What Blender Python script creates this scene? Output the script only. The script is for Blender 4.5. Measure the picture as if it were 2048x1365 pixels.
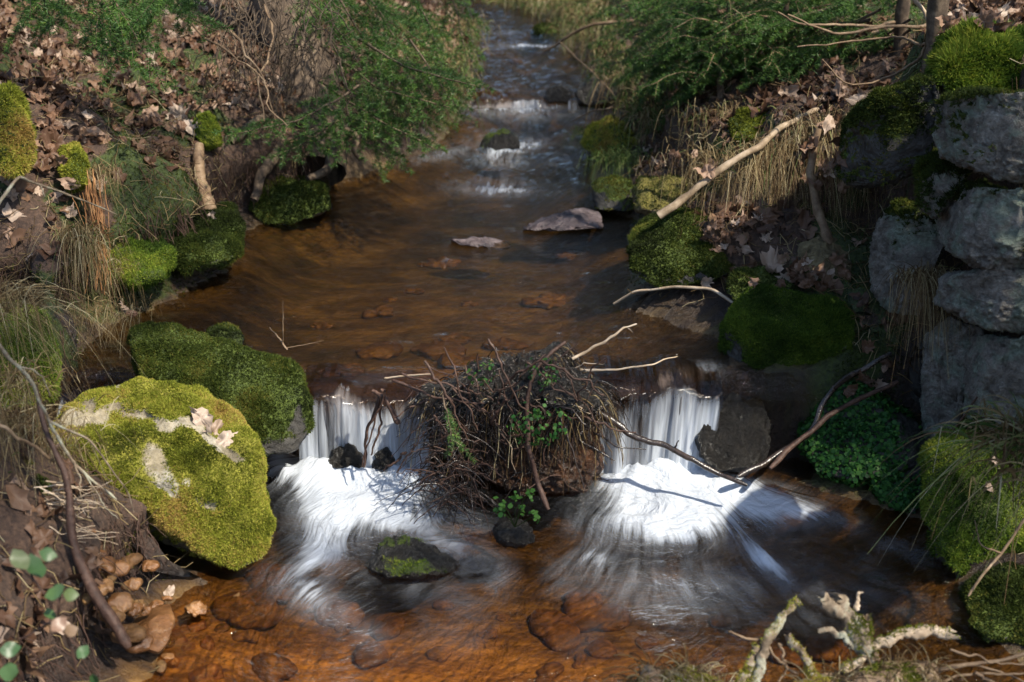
import bpy, bmesh, math, random
import numpy as np
from mathutils import Vector
R = math.radians
sc = bpy.context.scene
for o in list(bpy.data.objects): bpy.data.objects.remove(o)
COL = sc.collection
# ------------------------------------------------------------------ camera
CAMZ, PITCH, F = 1.7, R(22.6), 2472.0
cam = bpy.data.cameras.new('camera'); camo = bpy.data.objects.new('camera', cam); COL.objects.link(camo)
camo.location = (0, 0, CAMZ); camo.rotation_euler = (R(90) - PITCH, 0, 0)
cam.sensor_width = 36; cam.lens = 36 * F / 2048; cam.clip_start = .05; cam.clip_end = 400
cam.dof.use_dof = True; cam.dof.focus_distance = 3.5; cam.dof.aperture_fstop = 3.4
sc.camera = camo
# ------------------------------------------------------------------ light
SUN = Vector((.66, -.50, 1.05)).normalized()          # direction towards the sun
EL = math.asin(SUN.z)
w = bpy.data.worlds.new('World'); sc.world = w; w.use_nodes = True
nt = w.node_tree; bg = nt.nodes['Background']; sky = nt.nodes.new('ShaderNodeTexSky')
sky.sky_type = 'NISHITA'; sky.sun_disc = False; sky.sun_elevation = EL; sky.sun_rotation = math.atan2(SUN.x, SUN.y)
nt.links.new(sky.outputs[0], bg.inputs[0]); bg.inputs[1].default_value = .15
sl = bpy.data.lights.new('sun', 'SUN'); so = bpy.data.objects.new('sun', sl); COL.objects.link(so)
sl.energy = 4.2; sl.angle = R(.9); sl.color = (1, .92, .78)
so.rotation_euler = (-SUN).to_track_quat('-Z', 'Y').to_euler()
vs = sc.view_settings; vs.view_transform = 'Standard'; vs.look = 'None'; vs.gamma = 1; vs.exposure = 1.1
sc.cycles.use_denoising = True; sc.cycles.max_bounces = 6; sc.cycles.transparent_max_bounces = 12
sc.cycles.diffuse_bounces = 3; sc.cycles.glossy_bounces = 2; sc.cycles.caustics_reflective = False; sc.cycles.caustics_refractive = False
sc.cycles.sample_clamp_indirect = 4
# ------------------------------------------------------------------ pixel <-> place (2048x1365 grid)
cp, sp = math.cos(PITCH), math.sin(PITCH)
def ray(px, py):
    a = (np.asarray(px, float) - 1024) / F; b = -(np.asarray(py, float) - 682.5) / F
    return np.stack([a + 0 * b, cp + b * sp + 0 * a, -sp + b * cp + 0 * a], -1)
def aty(px, py, Y):
    d = ray(px, py); return np.array([0, 0, CAMZ]) + d * (np.asarray(Y, float) / d[..., 1])[..., None]
def atz(px, py, z):
    d = ray(px, py); return np.array([0, 0, CAMZ]) + d * ((z - CAMZ) / d[..., 2])[..., None]
def proj(P):
    P = np.asarray(P, float); q = P - np.array([0, 0, CAMZ])
    dep = q[..., 1] * cp - q[..., 2] * sp; up = q[..., 1] * sp + q[..., 2] * cp
    dep = np.where(dep < .05, .05, dep)
    return 1024 + F * q[..., 0] / dep, 682.5 - F * up / dep
# ------------------------------------------------------------------ noise
def _h(i, j, k, s):
    n = (i * 374761393 + j * 668265263 + k * 2147483647 + s * 1274126177) & 0xffffffff
    n = ((n ^ (n >> 13)) * 1274126177) & 0xffffffff
    n = ((n ^ (n >> 16)) * 2246822519) & 0xffffffff
    return ((n ^ (n >> 15)) & 0xffffff) / float(0xffffff)
def vn(P, s=0):
    P = np.asarray(P, float); i = np.floor(P).astype(np.int64); f = P - i; f = f * f * (3 - 2 * f)
    r = 0
    for a in (0, 1):
        wa = f[..., 0] if a else 1 - f[..., 0]
        for b in (0, 1):
            wb = f[..., 1] if b else 1 - f[..., 1]
            for c in (0, 1):
                wc = f[..., 2] if c else 1 - f[..., 2]
                r = r + wa * wb * wc * _h(i[..., 0] + a, i[..., 1] + b, i[..., 2] + c, s)
    return r * 2 - 1
def fbm(P, s=0, o=4, g=.5):
    P = np.asarray(P, float); r = 0; a = 1; t = 0
    for k in range(o):
        r = r + a * vn(P * 2.03 ** k + 17.3 * k, s + k); t += a; a *= g
    return r / t * 1.5
def sst(a, b, x):
    t = np.clip((np.asarray(x, float) - a) / (b - a), 0, 1); return t * t * (3 - 2 * t)
def nrm(v): return v / np.maximum(np.linalg.norm(v, axis=-1, keepdims=True), 1e-9)
RG = np.random.default_rng(7)
# ------------------------------------------------------------------ mesh helpers
def tagit(o, label=None, cat=None, group=None, kind=None):
    if label: o['label'] = label
    if cat: o['category'] = cat
    if group: o['group'] = group
    if kind: o['kind'] = kind
    return o
def mesh(name, V, Fs, mat, parent=None, smooth=True, at=None, origin=None):
    V = np.ascontiguousarray(V, dtype=np.float32).reshape(-1, 3)
    if not isinstance(Fs, list): Fs = [Fs]
    Fs = [np.asarray(f) for f in Fs if len(f)]
    loc = np.zeros(3) if origin is None else np.asarray(origin, float)
    if parent is not None: base = np.array(parent.get('_o', (0, 0, 0)))
    else: base = loc
    V = V - base.astype(np.float32)
    me = bpy.data.meshes.new(name); me.vertices.add(len(V)); me.vertices.foreach_set('co', V.ravel())
    idx = np.concatenate([f.ravel() for f in Fs]); cnt = np.concatenate([np.full(len(f), f.shape[1]) for f in Fs])
    me.loops.add(len(idx)); me.loops.foreach_set('vertex_index', idx.astype(np.int32))
    st = np.concatenate([[0], np.cumsum(cnt)[:-1]]); me.polygons.add(len(cnt))
    me.polygons.foreach_set('loop_start', st.astype(np.int32))
    me.polygons.foreach_set('use_smooth', np.full(len(cnt), bool(smooth)))
    me.update(calc_edges=True)
    for k, a in (at or {}).items():
        l = me.attributes.new(k, 'FLOAT', 'POINT'); l.data.foreach_set('value', np.ascontiguousarray(a, dtype=np.float32).ravel())
    me.materials.append(mat)
    o = bpy.data.objects.new(name, me); COL.objects.link(o)
    if parent is not None: o.parent = parent
    else:
        o.location = base.tolist(); PO[o.name] = base
    return o
PO = {}
class Node(dict): pass
def empty(name, loc, label, cat, group=None):
    o = bpy.data.objects.new(name, None); COL.objects.link(o); o.location = tuple(float(a) for a in loc); o.empty_display_size = .1
    o['_o'] = [float(a) for a in loc]
    return tagit(o, label, cat, group)
class Bag:                       # collects pieces of one mesh
    def __init__(s): s.V = []; s.F = {}; s.A = []; s.n = 0
    def add(s, V, Fc, a=0.):
        V = np.asarray(V, float).reshape(-1, 3); Fc = np.asarray(Fc)
        if not len(V): return
        s.V.append(V); s.F.setdefault(Fc.shape[1], []).append(Fc + s.n); s.n += len(V)
        s.A.append(np.broadcast_to(np.asarray(a, float), (len(V),)))
    def build(s, name, mat, parent=None, smooth=True, origin=None):
        if not s.V: return None
        return mesh(name, np.concatenate(s.V), [np.concatenate(f) for f in s.F.values()], mat, parent, smooth, {'rnd': np.concatenate(s.A)}, origin)
def tubes(P, Rr, n=6, cap=True):
    """P (N,K,3), Rr (N,K)"""
    P = np.asarray(P, float); Rr = np.asarray(Rr, float)
    if P.ndim == 2: P = P[None]
    N, K, _ = P.shape; Rr = np.broadcast_to(Rr.reshape(-1, Rr.shape[-1]), (N, K))
    T = nrm(np.gradient(P, axis=1)); ref = np.zeros_like(T); ref[...] = (.31, .22, .93)
    alt = np.abs((T * ref).sum(-1)) > .9; ref[alt] = (1, 0, .1)
    ref = np.broadcast_to(ref[:, :1], ref.shape).copy()
    A = nrm(np.cross(T, ref)); B = np.cross(T, A)
    th = np.arange(n) / n * 2 * math.pi
    V = P[:, :, None] + Rr[:, :, None, None] * (np.cos(th)[:, None] * A[:, :, None] + np.sin(th)[:, None] * B[:, :, None])
    base = (np.arange(N) * K * n)[:, None, None]; k = np.arange(K - 1)[None, :, None] * n; j = np.arange(n)[None, None]
    q = np.stack([base + k + j, base + k + (j + 1) % n, base + k + n + (j + 1) % n, base + k + n + j], -1).reshape(-1, 4)
    return V.reshape(-1, 3), q
def ribbons(P, W, side):
    P = np.asarray(P, float); N, K, _ = P.shape
    s = side[:, None, :] * W[..., None] / 2
    V = np.stack([P - s, P + s], 2).reshape(-1, 3)
    b = (np.arange(N) * K * 2)[:, None]; k = np.arange(K - 1)[None] * 2
    q = np.stack([b + k, b + k + 1, b + k + 3, b + k + 2], -1).reshape(-1, 4)
    return V, q
def tris(P, D, L, wd, side):
    n = len(P); V = np.stack([P - side * wd / 2, P + side * wd / 2, P + D * L], 1).reshape(-1, 3)
    return V, np.arange(3 * n).reshape(-1, 3)
def smoothpath(pts, K=24, jit=0., seed=0):
    pts = np.asarray(pts, float)
    seg = np.r_[0, np.cumsum(np.linalg.norm(np.diff(pts, axis=0), axis=1))]; t = np.linspace(0, seg[-1], K)
    out = np.stack([np.interp(t, seg, pts[:, i]) for i in range(3)], -1)
    for _ in range(2): out[1:-1] = (out[:-2] + 2 * out[1:-1] + out[2:]) / 4
    if jit:
        r = np.random.default_rng(seed); n = fbm(np.stack([t / seg[-1] * 6, t * 0 + seed * 7.7, t * 0], -1), 3, 3)
        m = fbm(np.stack([t / seg[-1] * 6, t * 0 + seed * 3.1 + 50, t * 0], -1), 5, 3); k = fbm(np.stack([t / seg[-1] * 6, t * 0 + seed * 3.1 + 90, t * 0], -1), 8, 3)
        env = np.minimum(1, np.arange(K) / 3); out += jit * env[:, None] * np.stack([n, m, k], -1)
    return out
ICO = {}
def ico(s):
    if s not in ICO:
        bm = bmesh.new(); bmesh.ops.create_icosphere(bm, subdivisions=s, radius=1)
        ICO[s] = (np.array([v.co[:] for v in bm.verts]), np.array([[v.index for v in f.verts] for f in bm.faces])); bm.free()
    return ICO[s]
def vnormals(V, Fc):
    fn = np.cross(V[Fc[:, 1]] - V[Fc[:, 0]], V[Fc[:, 2]] - V[Fc[:, 0]]); N = np.zeros_like(V)
    for i in range(3): np.add.at(N, Fc[:, i], fn)
    return nrm(N), fn
def sample(V, Fc, n, rng, wv=None):
    N, fn = vnormals(V, Fc); a = np.linalg.norm(fn, axis=1)
    if wv is not None: a = a * np.clip(wv[Fc].mean(1), 0, None)
    if a.sum() <= 0: return np.zeros((0, 3)), np.zeros((0, 3))
    f = rng.choice(len(Fc), n, p=a / a.sum()); r = rng.random((n, 2)); s = np.sqrt(r[:, :1]); b = np.concatenate([1 - s, s * (1 - r[:, 1:]), s * r[:, 1:]], 1)
    return (V[Fc[f]] * b[..., None]).sum(1), nrm((N[Fc[f]] * b[..., None]).sum(1))
# ------------------------------------------------------------------ materials
def newmat(name):
    m = bpy.data.materials.new(name); m.use_nodes = True; n = m.node_tree; n.nodes.clear(); out = n.nodes.new('ShaderNodeOutputMaterial')
    def N(t, **kw):
        x = n.nodes.new(t)
        for k, v in kw.items():
            if k[0] == '_': setattr(x, k[1:], v)
            else: x.inputs[k.replace('_', ' ')].default_value = v
        return x
    def L(a, b): n.links.new(a, b)
    return m, N, L, out
def ramp(N, L, src, stops):
    r = N('ShaderNodeValToRGB'); e = r.color_ramp.elements
    while len(e) < len(stops): e.new(.5)
    for k, (p, c) in enumerate(stops): e[k].position = p; e[k].color = (*c, 1)
    L(src, r.inputs[0]); return r.outputs[0]
def mixc(N, L, f, a, b, bt='MIX'):
    m = N('ShaderNodeMix', _data_type='RGBA', _blend_type=bt)
    for s, v in ((0, f), (6, a), (7, b)):
        if hasattr(v, 'links'): L(v, m.inputs[s])
        elif isinstance(v, tuple): m.inputs[s].default_value = (*v, 1)
        else: m.inputs[s].default_value = v
    return m.outputs[2]
def mth(N, L, op, a, b=0., c=None):
    m = N('ShaderNodeMath', _operation=op)
    for s, v in enumerate((a, b, c)):
        if v is None: continue
        if hasattr(v, 'links'): L(v, m.inputs[s])
        else: m.inputs[s].default_value = v
    return m.outputs[0]
def noiset(N, L, scale, detail=6, rough=.6, vec=None, dist=0):
    t = N('ShaderNodeTexNoise', Scale=scale, Detail=detail, Roughness=rough, Distortion=dist)
    if vec is None:
        g = N('ShaderNodeNewGeometry'); vec = g.outputs['Position']
    L(vec, t.inputs['Vector']); return t.outputs[0]
def leafmat(name, stops, trans=.3, rough=.6, attr='rnd', spec=.2, obj=False):
    m, N, L, out = newmat(name)
    if obj: a = N('ShaderNodeObjectInfo').outputs['Random']
    else: a = N('ShaderNodeAttribute', _attribute_name=attr).outputs['Fac']
    c = ramp(N, L, a, stops)
    nn = noiset(N, L, 60, 3); c = mixc(N, L, mth(N, L, 'MULTIPLY', nn, .5), c, mixc(N, L, 1., c, (.45, .42, .4), 'MULTIPLY'))
    b = N('ShaderNodeBsdfPrincipled', Roughness=rough); L(c, b.inputs['Base Color']); b.inputs['Specular IOR Level'].default_value = spec
    t = N('ShaderNodeBsdfTranslucent'); L(c, t.inputs[0]); x = N('ShaderNodeMixShader', Fac=trans); L(b.outputs[0], x.inputs[1]); L(t.outputs[0], x.inputs[2])
    L(x.outputs[0], out.inputs[0]); return m
def rockmat(name, stops, scale=9, rough=.75, moss=((.02, .03, .006), (.08, .11, .015)), bump=.6, spots=None, spec=.4, bscale=60):
    m, N, L, out = newmat(name)
    n1 = noiset(N, L, scale, 8, .65); c = ramp(N, L, n1, stops)
    n2 = noiset(N, L, bscale, 6, .7)
    if spots: c = mixc(N, L, ramp(N, L, noiset(N, L, spots[1], 5, .7), [(.5, (0, 0, 0)), (.62, (1, 1, 1))]), c, spots[0])
    c = mixc(N, L, 1., c, ramp(N, L, n2, [(.25, (.45, .45, .45)), (.7, (1.25, 1.25, 1.25))]), 'MULTIPLY')
    a = N('ShaderNodeAttribute', _attribute_name='moss').outputs['Fac']
    f = mth(N, L, 'ADD', a, mth(N, L, 'MULTIPLY_ADD', n2, .5, -.25)); f = ramp(N, L, f, [(.38, (0, 0, 0)), (.58, (1, 1, 1))])
    mc = ramp(N, L, n2, [(.35, moss[0]), (.7, moss[1])]); c = mixc(N, L, f, c, mc)
    b = N('ShaderNodeBsdfPrincipled', Roughness=rough); L(c, b.inputs['Base Color']); b.inputs['Specular IOR Level'].default_value = spec
    L(mth(N, L, 'MULTIPLY_ADD', f, 1 - rough, rough), b.inputs['Roughness'])
    bp = N('ShaderNodeBump', Strength=bump, Distance=.02); L(mth(N, L, 'ADD', n2, mth(N, L, 'MULTIPLY', n1, 2.)), bp.inputs['Height']); L(bp.outputs[0], b.inputs['Normal'])
    L(b.outputs[0], out.inputs[0]); return m
MS = dict(
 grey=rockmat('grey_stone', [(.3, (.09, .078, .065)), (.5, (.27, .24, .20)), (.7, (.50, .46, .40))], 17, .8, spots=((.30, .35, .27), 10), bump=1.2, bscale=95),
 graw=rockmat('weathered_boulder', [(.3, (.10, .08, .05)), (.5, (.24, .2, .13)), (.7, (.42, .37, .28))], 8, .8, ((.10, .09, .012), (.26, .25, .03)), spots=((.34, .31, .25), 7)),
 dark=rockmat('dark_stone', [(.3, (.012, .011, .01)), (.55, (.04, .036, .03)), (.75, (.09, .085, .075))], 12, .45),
 wet=rockmat('wet_stone', [(.3, (.006, .005, .004)), (.6, (.02, .017, .013)), (.8, (.055, .048, .036))], 14, .3, spec=.5, bump=1.),
 brown=rockmat('brown_stone', [(.3, (.05, .035, .015)), (.5, (.15, .11, .05)), (.7, (.28, .22, .11))], 22, .8, ((.06, .05, .01), (.16, .14, .03))),
 orange=rockmat('rusty_stone', [(.3, (.06, .025, .010)), (.5, (.18, .08, .028)), (.7, (.32, .17, .07))], 13, .35, spec=.5, bump=.35),
 bed=rockmat('bed_stone', [(.3, (.04, .02, .009)), (.5, (.12, .06, .022)), (.7, (.25, .14, .05))], 13, .6, spec=.3, bump=.35),
 drift=rockmat('wet_slab', [(.3, (.03, .025, .03)), (.5, (.10, .075, .075)), (.7, (.2, .16, .16))], 12, .35))
MS['rust'] = rockmat('rusty_wet_stone', [(.3, (.012, .006, .004)), (.5, (.05, .022, .010)), (.7, (.14, .06, .025))], 16, .28, spec=.6, bump=1.)
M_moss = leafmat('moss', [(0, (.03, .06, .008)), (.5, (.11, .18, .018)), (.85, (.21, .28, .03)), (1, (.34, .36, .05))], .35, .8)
M_mosslit = leafmat('sunlit_moss', [(0, (.05, .06, .006)), (.35, (.19, .22, .02)), (.7, (.40, .41, .055)), (.9, (.50, .43, .09)), (1, (.42, .28, .08))], .35, .8)  # moss for stones in sun, the sunlight put in as brighter yellow colour
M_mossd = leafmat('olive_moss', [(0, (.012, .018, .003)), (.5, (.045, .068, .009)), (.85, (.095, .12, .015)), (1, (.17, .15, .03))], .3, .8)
M_litter = leafmat('dead_leaves', [(0, (.035, .018, .011)), (.4, (.11, .056, .032)), (.75, (.23, .135, .08)), (1, (.44, .33, .25))], .25, .55, spec=.35)
M_leafobj = leafmat('dead_leaf', [(0, (.09, .045, .025)), (.45, (.20, .11, .065)), (.8, (.34, .22, .15)), (1, (.48, .38, .3))], .25, .55, spec=.35, obj=True)
M_leafpale = leafmat('pale_dead_leaf', [(0, (.30, .21, .15)), (1, (.48, .38, .30))], .2, .5, spec=.4, obj=True)
M_needle = leafmat('spruce_needles', [(0, (.025, .06, .02)), (.5, (.065, .145, .032)), (.9, (.14, .25, .04)), (1, (.28, .32, .05))], .35, .5, spec=.35)
M_grass = leafmat('dry_grass', [(0, (.07, .038, .018)), (.45, (.18, .12, .055)), (.85, (.36, .28, .14)), (1, (.5, .44, .28))], .3, .6)
M_green = leafmat('green_grass', [(0, (.03, .06, .012)), (.5, (.08, .14, .03)), (1, (.30, .32, .12))], .3, .6)
M_herb = leafmat('herb_leaves', [(0, (.012, .05, .012)), (.5, (.03, .11, .02)), (1, (.10, .22, .04))], .3, .5)
M_herbb = leafmat('bramble_leaves', [(0, (.04, .10, .03)), (.6, (.10, .18, .06)), (1, (.25, .15, .10))], .3, .4, spec=.5)
def woodmat(name, stops, rough=.7, sc_=40, spec=.3):
    m, N, L, out = newmat(name); n = noiset(N, L, sc_, 6, .65); c = ramp(N, L, n, stops)
    b = N('ShaderNodeBsdfPrincipled', Roughness=rough); b.inputs['Specular IOR Level'].default_value = spec; L(c, b.inputs['Base Color'])
    bp = N('ShaderNodeBump', Strength=.5, Distance=.006); L(n, bp.inputs['Height']); L(bp.outputs[0], b.inputs['Normal']); L(b.outputs[0], out.inputs[0]); return m
M_bark = woodmat('spruce_bark', [(.3, (.022, .015, .010)), (.5, (.075, .052, .034)), (.7, (.18, .13, .085))], .8, 30)
M_twig = woodmat('dead_twig', [(.3, (.07, .04, .022)), (.55, (.18, .12, .07)), (.8, (.33, .25, .17))], .7, 30)
M_pole = woodmat('weathered_pole_wood', [(.3, (.07, .045, .028)), (.5, (.22, .16, .10)), (.7, (.42, .33, .24))], .7, 14)
M_pale = woodmat('bare_pale_wood', [(.3, (.22, .15, .09)), (.5, (.40, .3, .2)), (.7, (.55, .45, .34))], .6, 25)
M_wet = woodmat('wet_black_wood', [(.3, (.010, .007, .005)), (.55, (.03, .02, .014)), (.8, (.08, .05, .035))], .25, 40, .6)
M_red = woodmat('red_brown_wood', [(.3, (.025, .012, .008)), (.55, (.06, .032, .022)), (.8, (.14, .085, .06))], .6, 70, .3)
M_lich = woodmat('lichened_wood', [(.3, (.05, .035, .02)), (.5, (.20, .15, .10)), (.62, (.30, .29, .21)), (.8, (.42, .42, .33))], .8, 26)
M_root = woodmat('root_bark', [(.3, (.10, .04, .015)), (.5, (.24, .11, .04)), (.75, (.42, .24, .10))], .7, 30)
# ------------------------------------------------------------------ stream outline and terrain height
L0, L1, L2, L3 = 0., .26, .33, .38
def P2(lst, z): return [tuple(atz(a, b, z)[:2]) for a, b in lst]
DAMY = 3.2
left_up = P2([(95, 830), (130, 770), (190, 700), (215, 655), (350, 603), (455, 545), (482, 480), (525, 445), (640, 412), (655, 372), (760, 338), (890, 292), (925, 245), (945, 205)], L1) + P2([(955, 165), (968, 110)], L2) + P2([(972, 70), (960, 38)], L3)
right_up = P2([(1450, 745), (1452, 690), (1380, 655), (1250, 615), (1262, 560), (1258, 440), (1185, 415), (1180, 365), (1182, 310), (1160, 290), (1195, 240), (1205, 205)], L1) + P2([(1175, 150), (1140, 105)], L2) + P2([(1125, 65), (1085, 40)], L3)
left_lo = P2([(60, 850), (110, 980), (300, 1100), (430, 1165), (370, 1200), (335, 1240), (325, 1330), (250, 1420)], L0)
right_lo = P2([(1450, 900), (1560, 955), (1700, 1000), (1860, 1040), (1900, 1150), (1960, 1260), (2060, 1350)], L0)
far = [(left_up[-1][0] - .6, 9.9), (left_up[-1][0] - 2.5, 11.5), (left_up[-1][0] - 2.2, 12.5), (right_up[-1][0] - .3, 10.4)]
near = [(1.9, .8), (1.9, -4), (-1.2, -4), (-.9, .8)]
POLY = np.array(left_up + far + right_up[::-1] + right_lo + near + left_lo[::-1])
def polydist(X, Y):
    P = np.stack([X.ravel(), Y.ravel()], -1); d = np.full(len(P), 1e9); ins = np.zeros(len(P), bool); n = len(POLY)
    for i in range(n):
        a, b = POLY[i], POLY[(i + 1) % n]; ab = b - a; t = np.clip(((P - a) @ ab) / (ab @ ab), 0, 1)
        d = np.minimum(d, np.linalg.norm(P - a - t[:, None] * ab, axis=1))
        c = (a[1] > P[:, 1]) != (b[1] > P[:, 1])
        with np.errstate(all='ignore'): xx = a[0] + (P[:, 1] - a[1]) / (b[1] - a[1]) * ab[0]
        ins ^= c & (P[:, 0] < xx)
    return np.where(ins, -d, d).reshape(X.shape)
cl = sorted([(p[1], p[0]) for p in left_up]); cr = sorted([(p[1], p[0]) for p in right_up])
def midx(Y):
    return (np.interp(Y, [c[0] for c in cl], [c[1] for c in cl]) + np.interp(Y, [c[0] for c in cr], [c[1] for c in cr])) / 2
def level(X, Y):
    dam = DAMY + .02 * np.sin(X * 9)
    return L0 + (L1 - L0) * sst(dam - .03, dam + .03, Y) + (L2 - L1) * sst(6.86, 6.95, Y) + (L3 - L2) * sst(8.1, 8.9, Y)
WA, WB = aty(1745, 500, 3.5)[:2], aty(2060, 500, 2.7)[:2]       # foot line of the stone wall
def walldist(X, Y):
    t = (WB - WA) / np.linalg.norm(WB - WA); n = np.array([-t[1], t[0]])
    if n[0] < 0: n = -n
    return (X - WA[0]) * n[0] + (Y - WA[1]) * n[1] - .16, (X - WA[0]) * t[0] + (Y - WA[1]) * t[1]
BUMPS = []     # (x, y, amp, radius)
def bump_px(px, py, z, amp, r):
    p = atz(px, py, z); BUMPS.append((p[0], p[1], amp, r))
bump_px(620, 260, .45, .20, .45); bump_px(150, 330, .6, .10, .3); bump_px(1350, 620, .26, .03, .25)
def height(X, Y):
    d = polydist(X, Y); lv = level(X, Y); P = np.stack([X, Y, X * 0], -1)
    n1 = fbm(P * 1.3, 11, 4); n2 = fbm(P * 7, 23, 4); n3 = fbm(P * 30, 31, 3)
    m = midx(Y); leftside = sst(.1, -.1, X - m)
    dp = np.maximum(d, 0)
    hl = (.30 + .10 * n1) * (1 - np.exp(-dp / .09)) * sst(1.4, 2.6, Y + 0 * X) + .34 * np.minimum(dp, 1.5) + .16 * np.maximum(dp - 1.5, 0)
    hl = hl * (1 - .45 * sst(6.5, 9, Y)) + .18 * sst(3.4, 2.4, Y) * sst(.05, .4, dp)
    hr = (.12 + .06 * n1) * (1 - np.exp(-dp / .10)) + .20 * sst(.25, .55, dp) * sst(3.9, 4.3, Y) + .36 * np.minimum(dp, 1.8) + .10 * np.maximum(dp - 1.8, 0)
    hr = np.maximum(hr, .38 * sst(.66, .80, X) * sst(6., 5., Y) + .22 * np.maximum(X - .8, 0) * sst(6., 5., Y))
    wd, wt = walldist(X, Y)
    # downstream of the wall's far end the ground beside the pool stays low and the ground behind the wall is high
    behind = sst(.02, .12, wd + .04 * n2); nearw = sst(4.08, 3.98, Y + .05 * n2 + .04 * n1); behind = behind * sst(2.45, 2.75, Y)
    low = .03 + .09 * sst(0, .5, dp) + .10 * sst(3.3, 3.7, Y) * sst(0, .3, dp) + .05 * n1
    plateau = 1.12 + .06 * n1 + .10 * np.minimum(np.maximum(wd, 0), 6)
    hr = np.where(Y < 4.6, hr * (1 - nearw) + nearw * (np.minimum(hr, low + 0 * hr) * (1 - behind) + behind * np.maximum(plateau - lv, hr)), hr)
    out = lv + leftside * hl + (1 - leftside) * hr
    lp = leftside
    dep = .13 * sst(0, .3, -d) * (1 - .55 * sst(.35, -.75, X) * sst(2.9, 2.3, Y)) * (1 - .35 * sst(3.3, 3.5, Y) * sst(.0, .9, X))
    ins = lv - .02 - dep
    z = np.where(d > 0, out, ins)
    for bx, by, a, r in BUMPS: z = z + a * np.exp(-((X - bx) ** 2 + (Y - by) ** 2) / (r * r)) * (d > -.02)
    z = z + n2 * .035 * sst(-.08, .1, d) + n2 * .006 + n3 * .012 * sst(-.1, .05, d) + n3 * .003
    r = np.hypot(X, Y - 5); z = z + sst(9, 40, r) * (2.0 + 2 * n1)
    return z, d
def axis(a, b, st, lo, hi):
    c = np.arange(a, b + 1e-6, st); l = []; x, s = a, st
    while x > lo: s *= 1.28; x -= s; l.append(x)
    h = []; x, s = b, st
    while x < hi: s *= 1.28; x += s; h.append(x)
    return np.array(l[::-1] + list(c) + h)
XS = axis(-3.4, 3.4, .02, -150, 150); YS = axis(1.3, 11.2, .024, -120, 170)
GX, GY = np.meshgrid(XS, YS); GZ, GD = height(GX, GY)
def gnd(x, y):
    """bilinear terrain height from the grid"""
    x = np.asarray(x, float); y = np.asarray(y, float)
    i = np.clip(np.searchsorted(XS, x) - 1, 0, len(XS) - 2); j = np.clip(np.searchsorted(YS, y) - 1, 0, len(YS) - 2)
    u = (x - XS[i]) / (XS[i + 1] - XS[i]); v = (y - YS[j]) / (YS[j + 1] - YS[j])
    return (GZ[j, i] * (1 - u) + GZ[j, i + 1] * u) * (1 - v) + (GZ[j + 1, i] * (1 - u) + GZ[j + 1, i + 1] * u) * v
def hit(px, py):
    """where the sight line through a pixel meets the ground"""
    d = ray(px, py); d = d / np.linalg.norm(d); t = np.arange(1.2, 16, .01); P = np.array([0, 0, CAMZ]) + d * t[:, None]
    k = np.argmax(P[:, 2] < gnd(P[:, 0], P[:, 1])); return P[k]
nx, ny = len(XS), len(YS)
ii = (np.arange(ny - 1)[:, None] * nx + np.arange(nx - 1)[None]).ravel()
TF = np.stack([ii, ii + 1, ii + nx + 1, ii + nx], -1)
TV = np.stack([GX.ravel(), GY.ravel(), GZ.ravel()], -1)
# undercut: push the foot of the banks back under their lip
gxd, gyd = np.gradient(GD, YS, XS)[::-1]
lvv = level(GX, GY); hrel = GZ - lvv
uc = .10 * sst(0, .06, hrel) * sst(.24, .10, hrel) * (GD > -.05) * (GD < .35)
uc = uc - .03 * sst(.2, .28, hrel) * sst(.45, .3, hrel) * (GD > 0) * (GD < .4)
TV[:, 0] += (gxd * uc).ravel(); TV[:, 1] += (gyd * uc).ravel()
tn, _ = vnormals(TV, TF)
_dry = np.exp(-((TV[:, 0] + .8) / .35) ** 2 - ((TV[:, 1] - 2.3) / .4) ** 2)
mossT = sst(-.05, .45, fbm(TV * np.array([2.2, 2.2, 2.2]), 77, 4) + .25 * np.exp(-np.maximum(GD, 0).ravel() / .5) - .1) * (GD.ravel() > 0.0) * (1 - _dry)
m, N, L, out = newmat('forest_floor')
at = N('ShaderNodeAttribute', _attribute_name='moss').outputs['Fac']; wt = N('ShaderNodeAttribute', _attribute_name='bed').outputs['Fac']
n1 = noiset(N, L, 5, 8, .65); n2 = noiset(N, L, 70, 6, .7); n3 = noiset(N, L, 16, 5, .65)
ws = N('ShaderNodeAttribute', _attribute_name='wet').outputs['Fac']
soil = mixc(N, L, ws, ramp(N, L, n2, [(.3, (.018, .010, .006)), (.5, (.055, .03, .018)), (.75, (.13, .075, .045))]), ramp(N, L, n2, [(.3, (.007, .004, .003)), (.5, (.022, .012, .008)), (.75, (.05, .028, .018))]))
mos = ramp(N, L, n2, [(.35, (.012, .02, .004)), (.7, (.06, .085, .012))])
c = mixc(N, L, ramp(N, L, mth(N, L, 'MULTIPLY_ADD', n3, .5, mth(N, L, 'SUBTRACT', at, .25)), [(.45, (0, 0, 0)), (.6, (1, 1, 1))]), soil, mos)
mp = N('ShaderNodeMapping'); g = N('ShaderNodeNewGeometry'); L(g.outputs['Position'], mp.inputs[0]); mp.inputs['Scale'].default_value = (.8, 2.0, 1)
nb = noiset(N, L, 4.2, 8, .62, mp.outputs[0], .6); nb2 = noiset(N, L, 34, 6, .75, mp.outputs[0])
bed = ramp(N, L, mth(N, L, 'MULTIPLY_ADD', nb2, .45, mth(N, L, 'MULTIPLY', nb, .6)), [(.38, (.016, .009, .005)), (.48, (.045, .028, .012)), (.58, (.12, .076, .028)), (.72, (.27, .18, .07))])
rs = N('ShaderNodeAttribute', _attribute_name='rust').outputs['Fac']
bed = mixc(N, L, rs, bed, ramp(N, L, mth(N, L, 'MULTIPLY_ADD', nb2, .45, mth(N, L, 'MULTIPLY', nb, .6)), [(.38, (.06, .028, .010)), (.50, (.24, .12, .03)), (.64, (.55, .31, .09))]))
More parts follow.
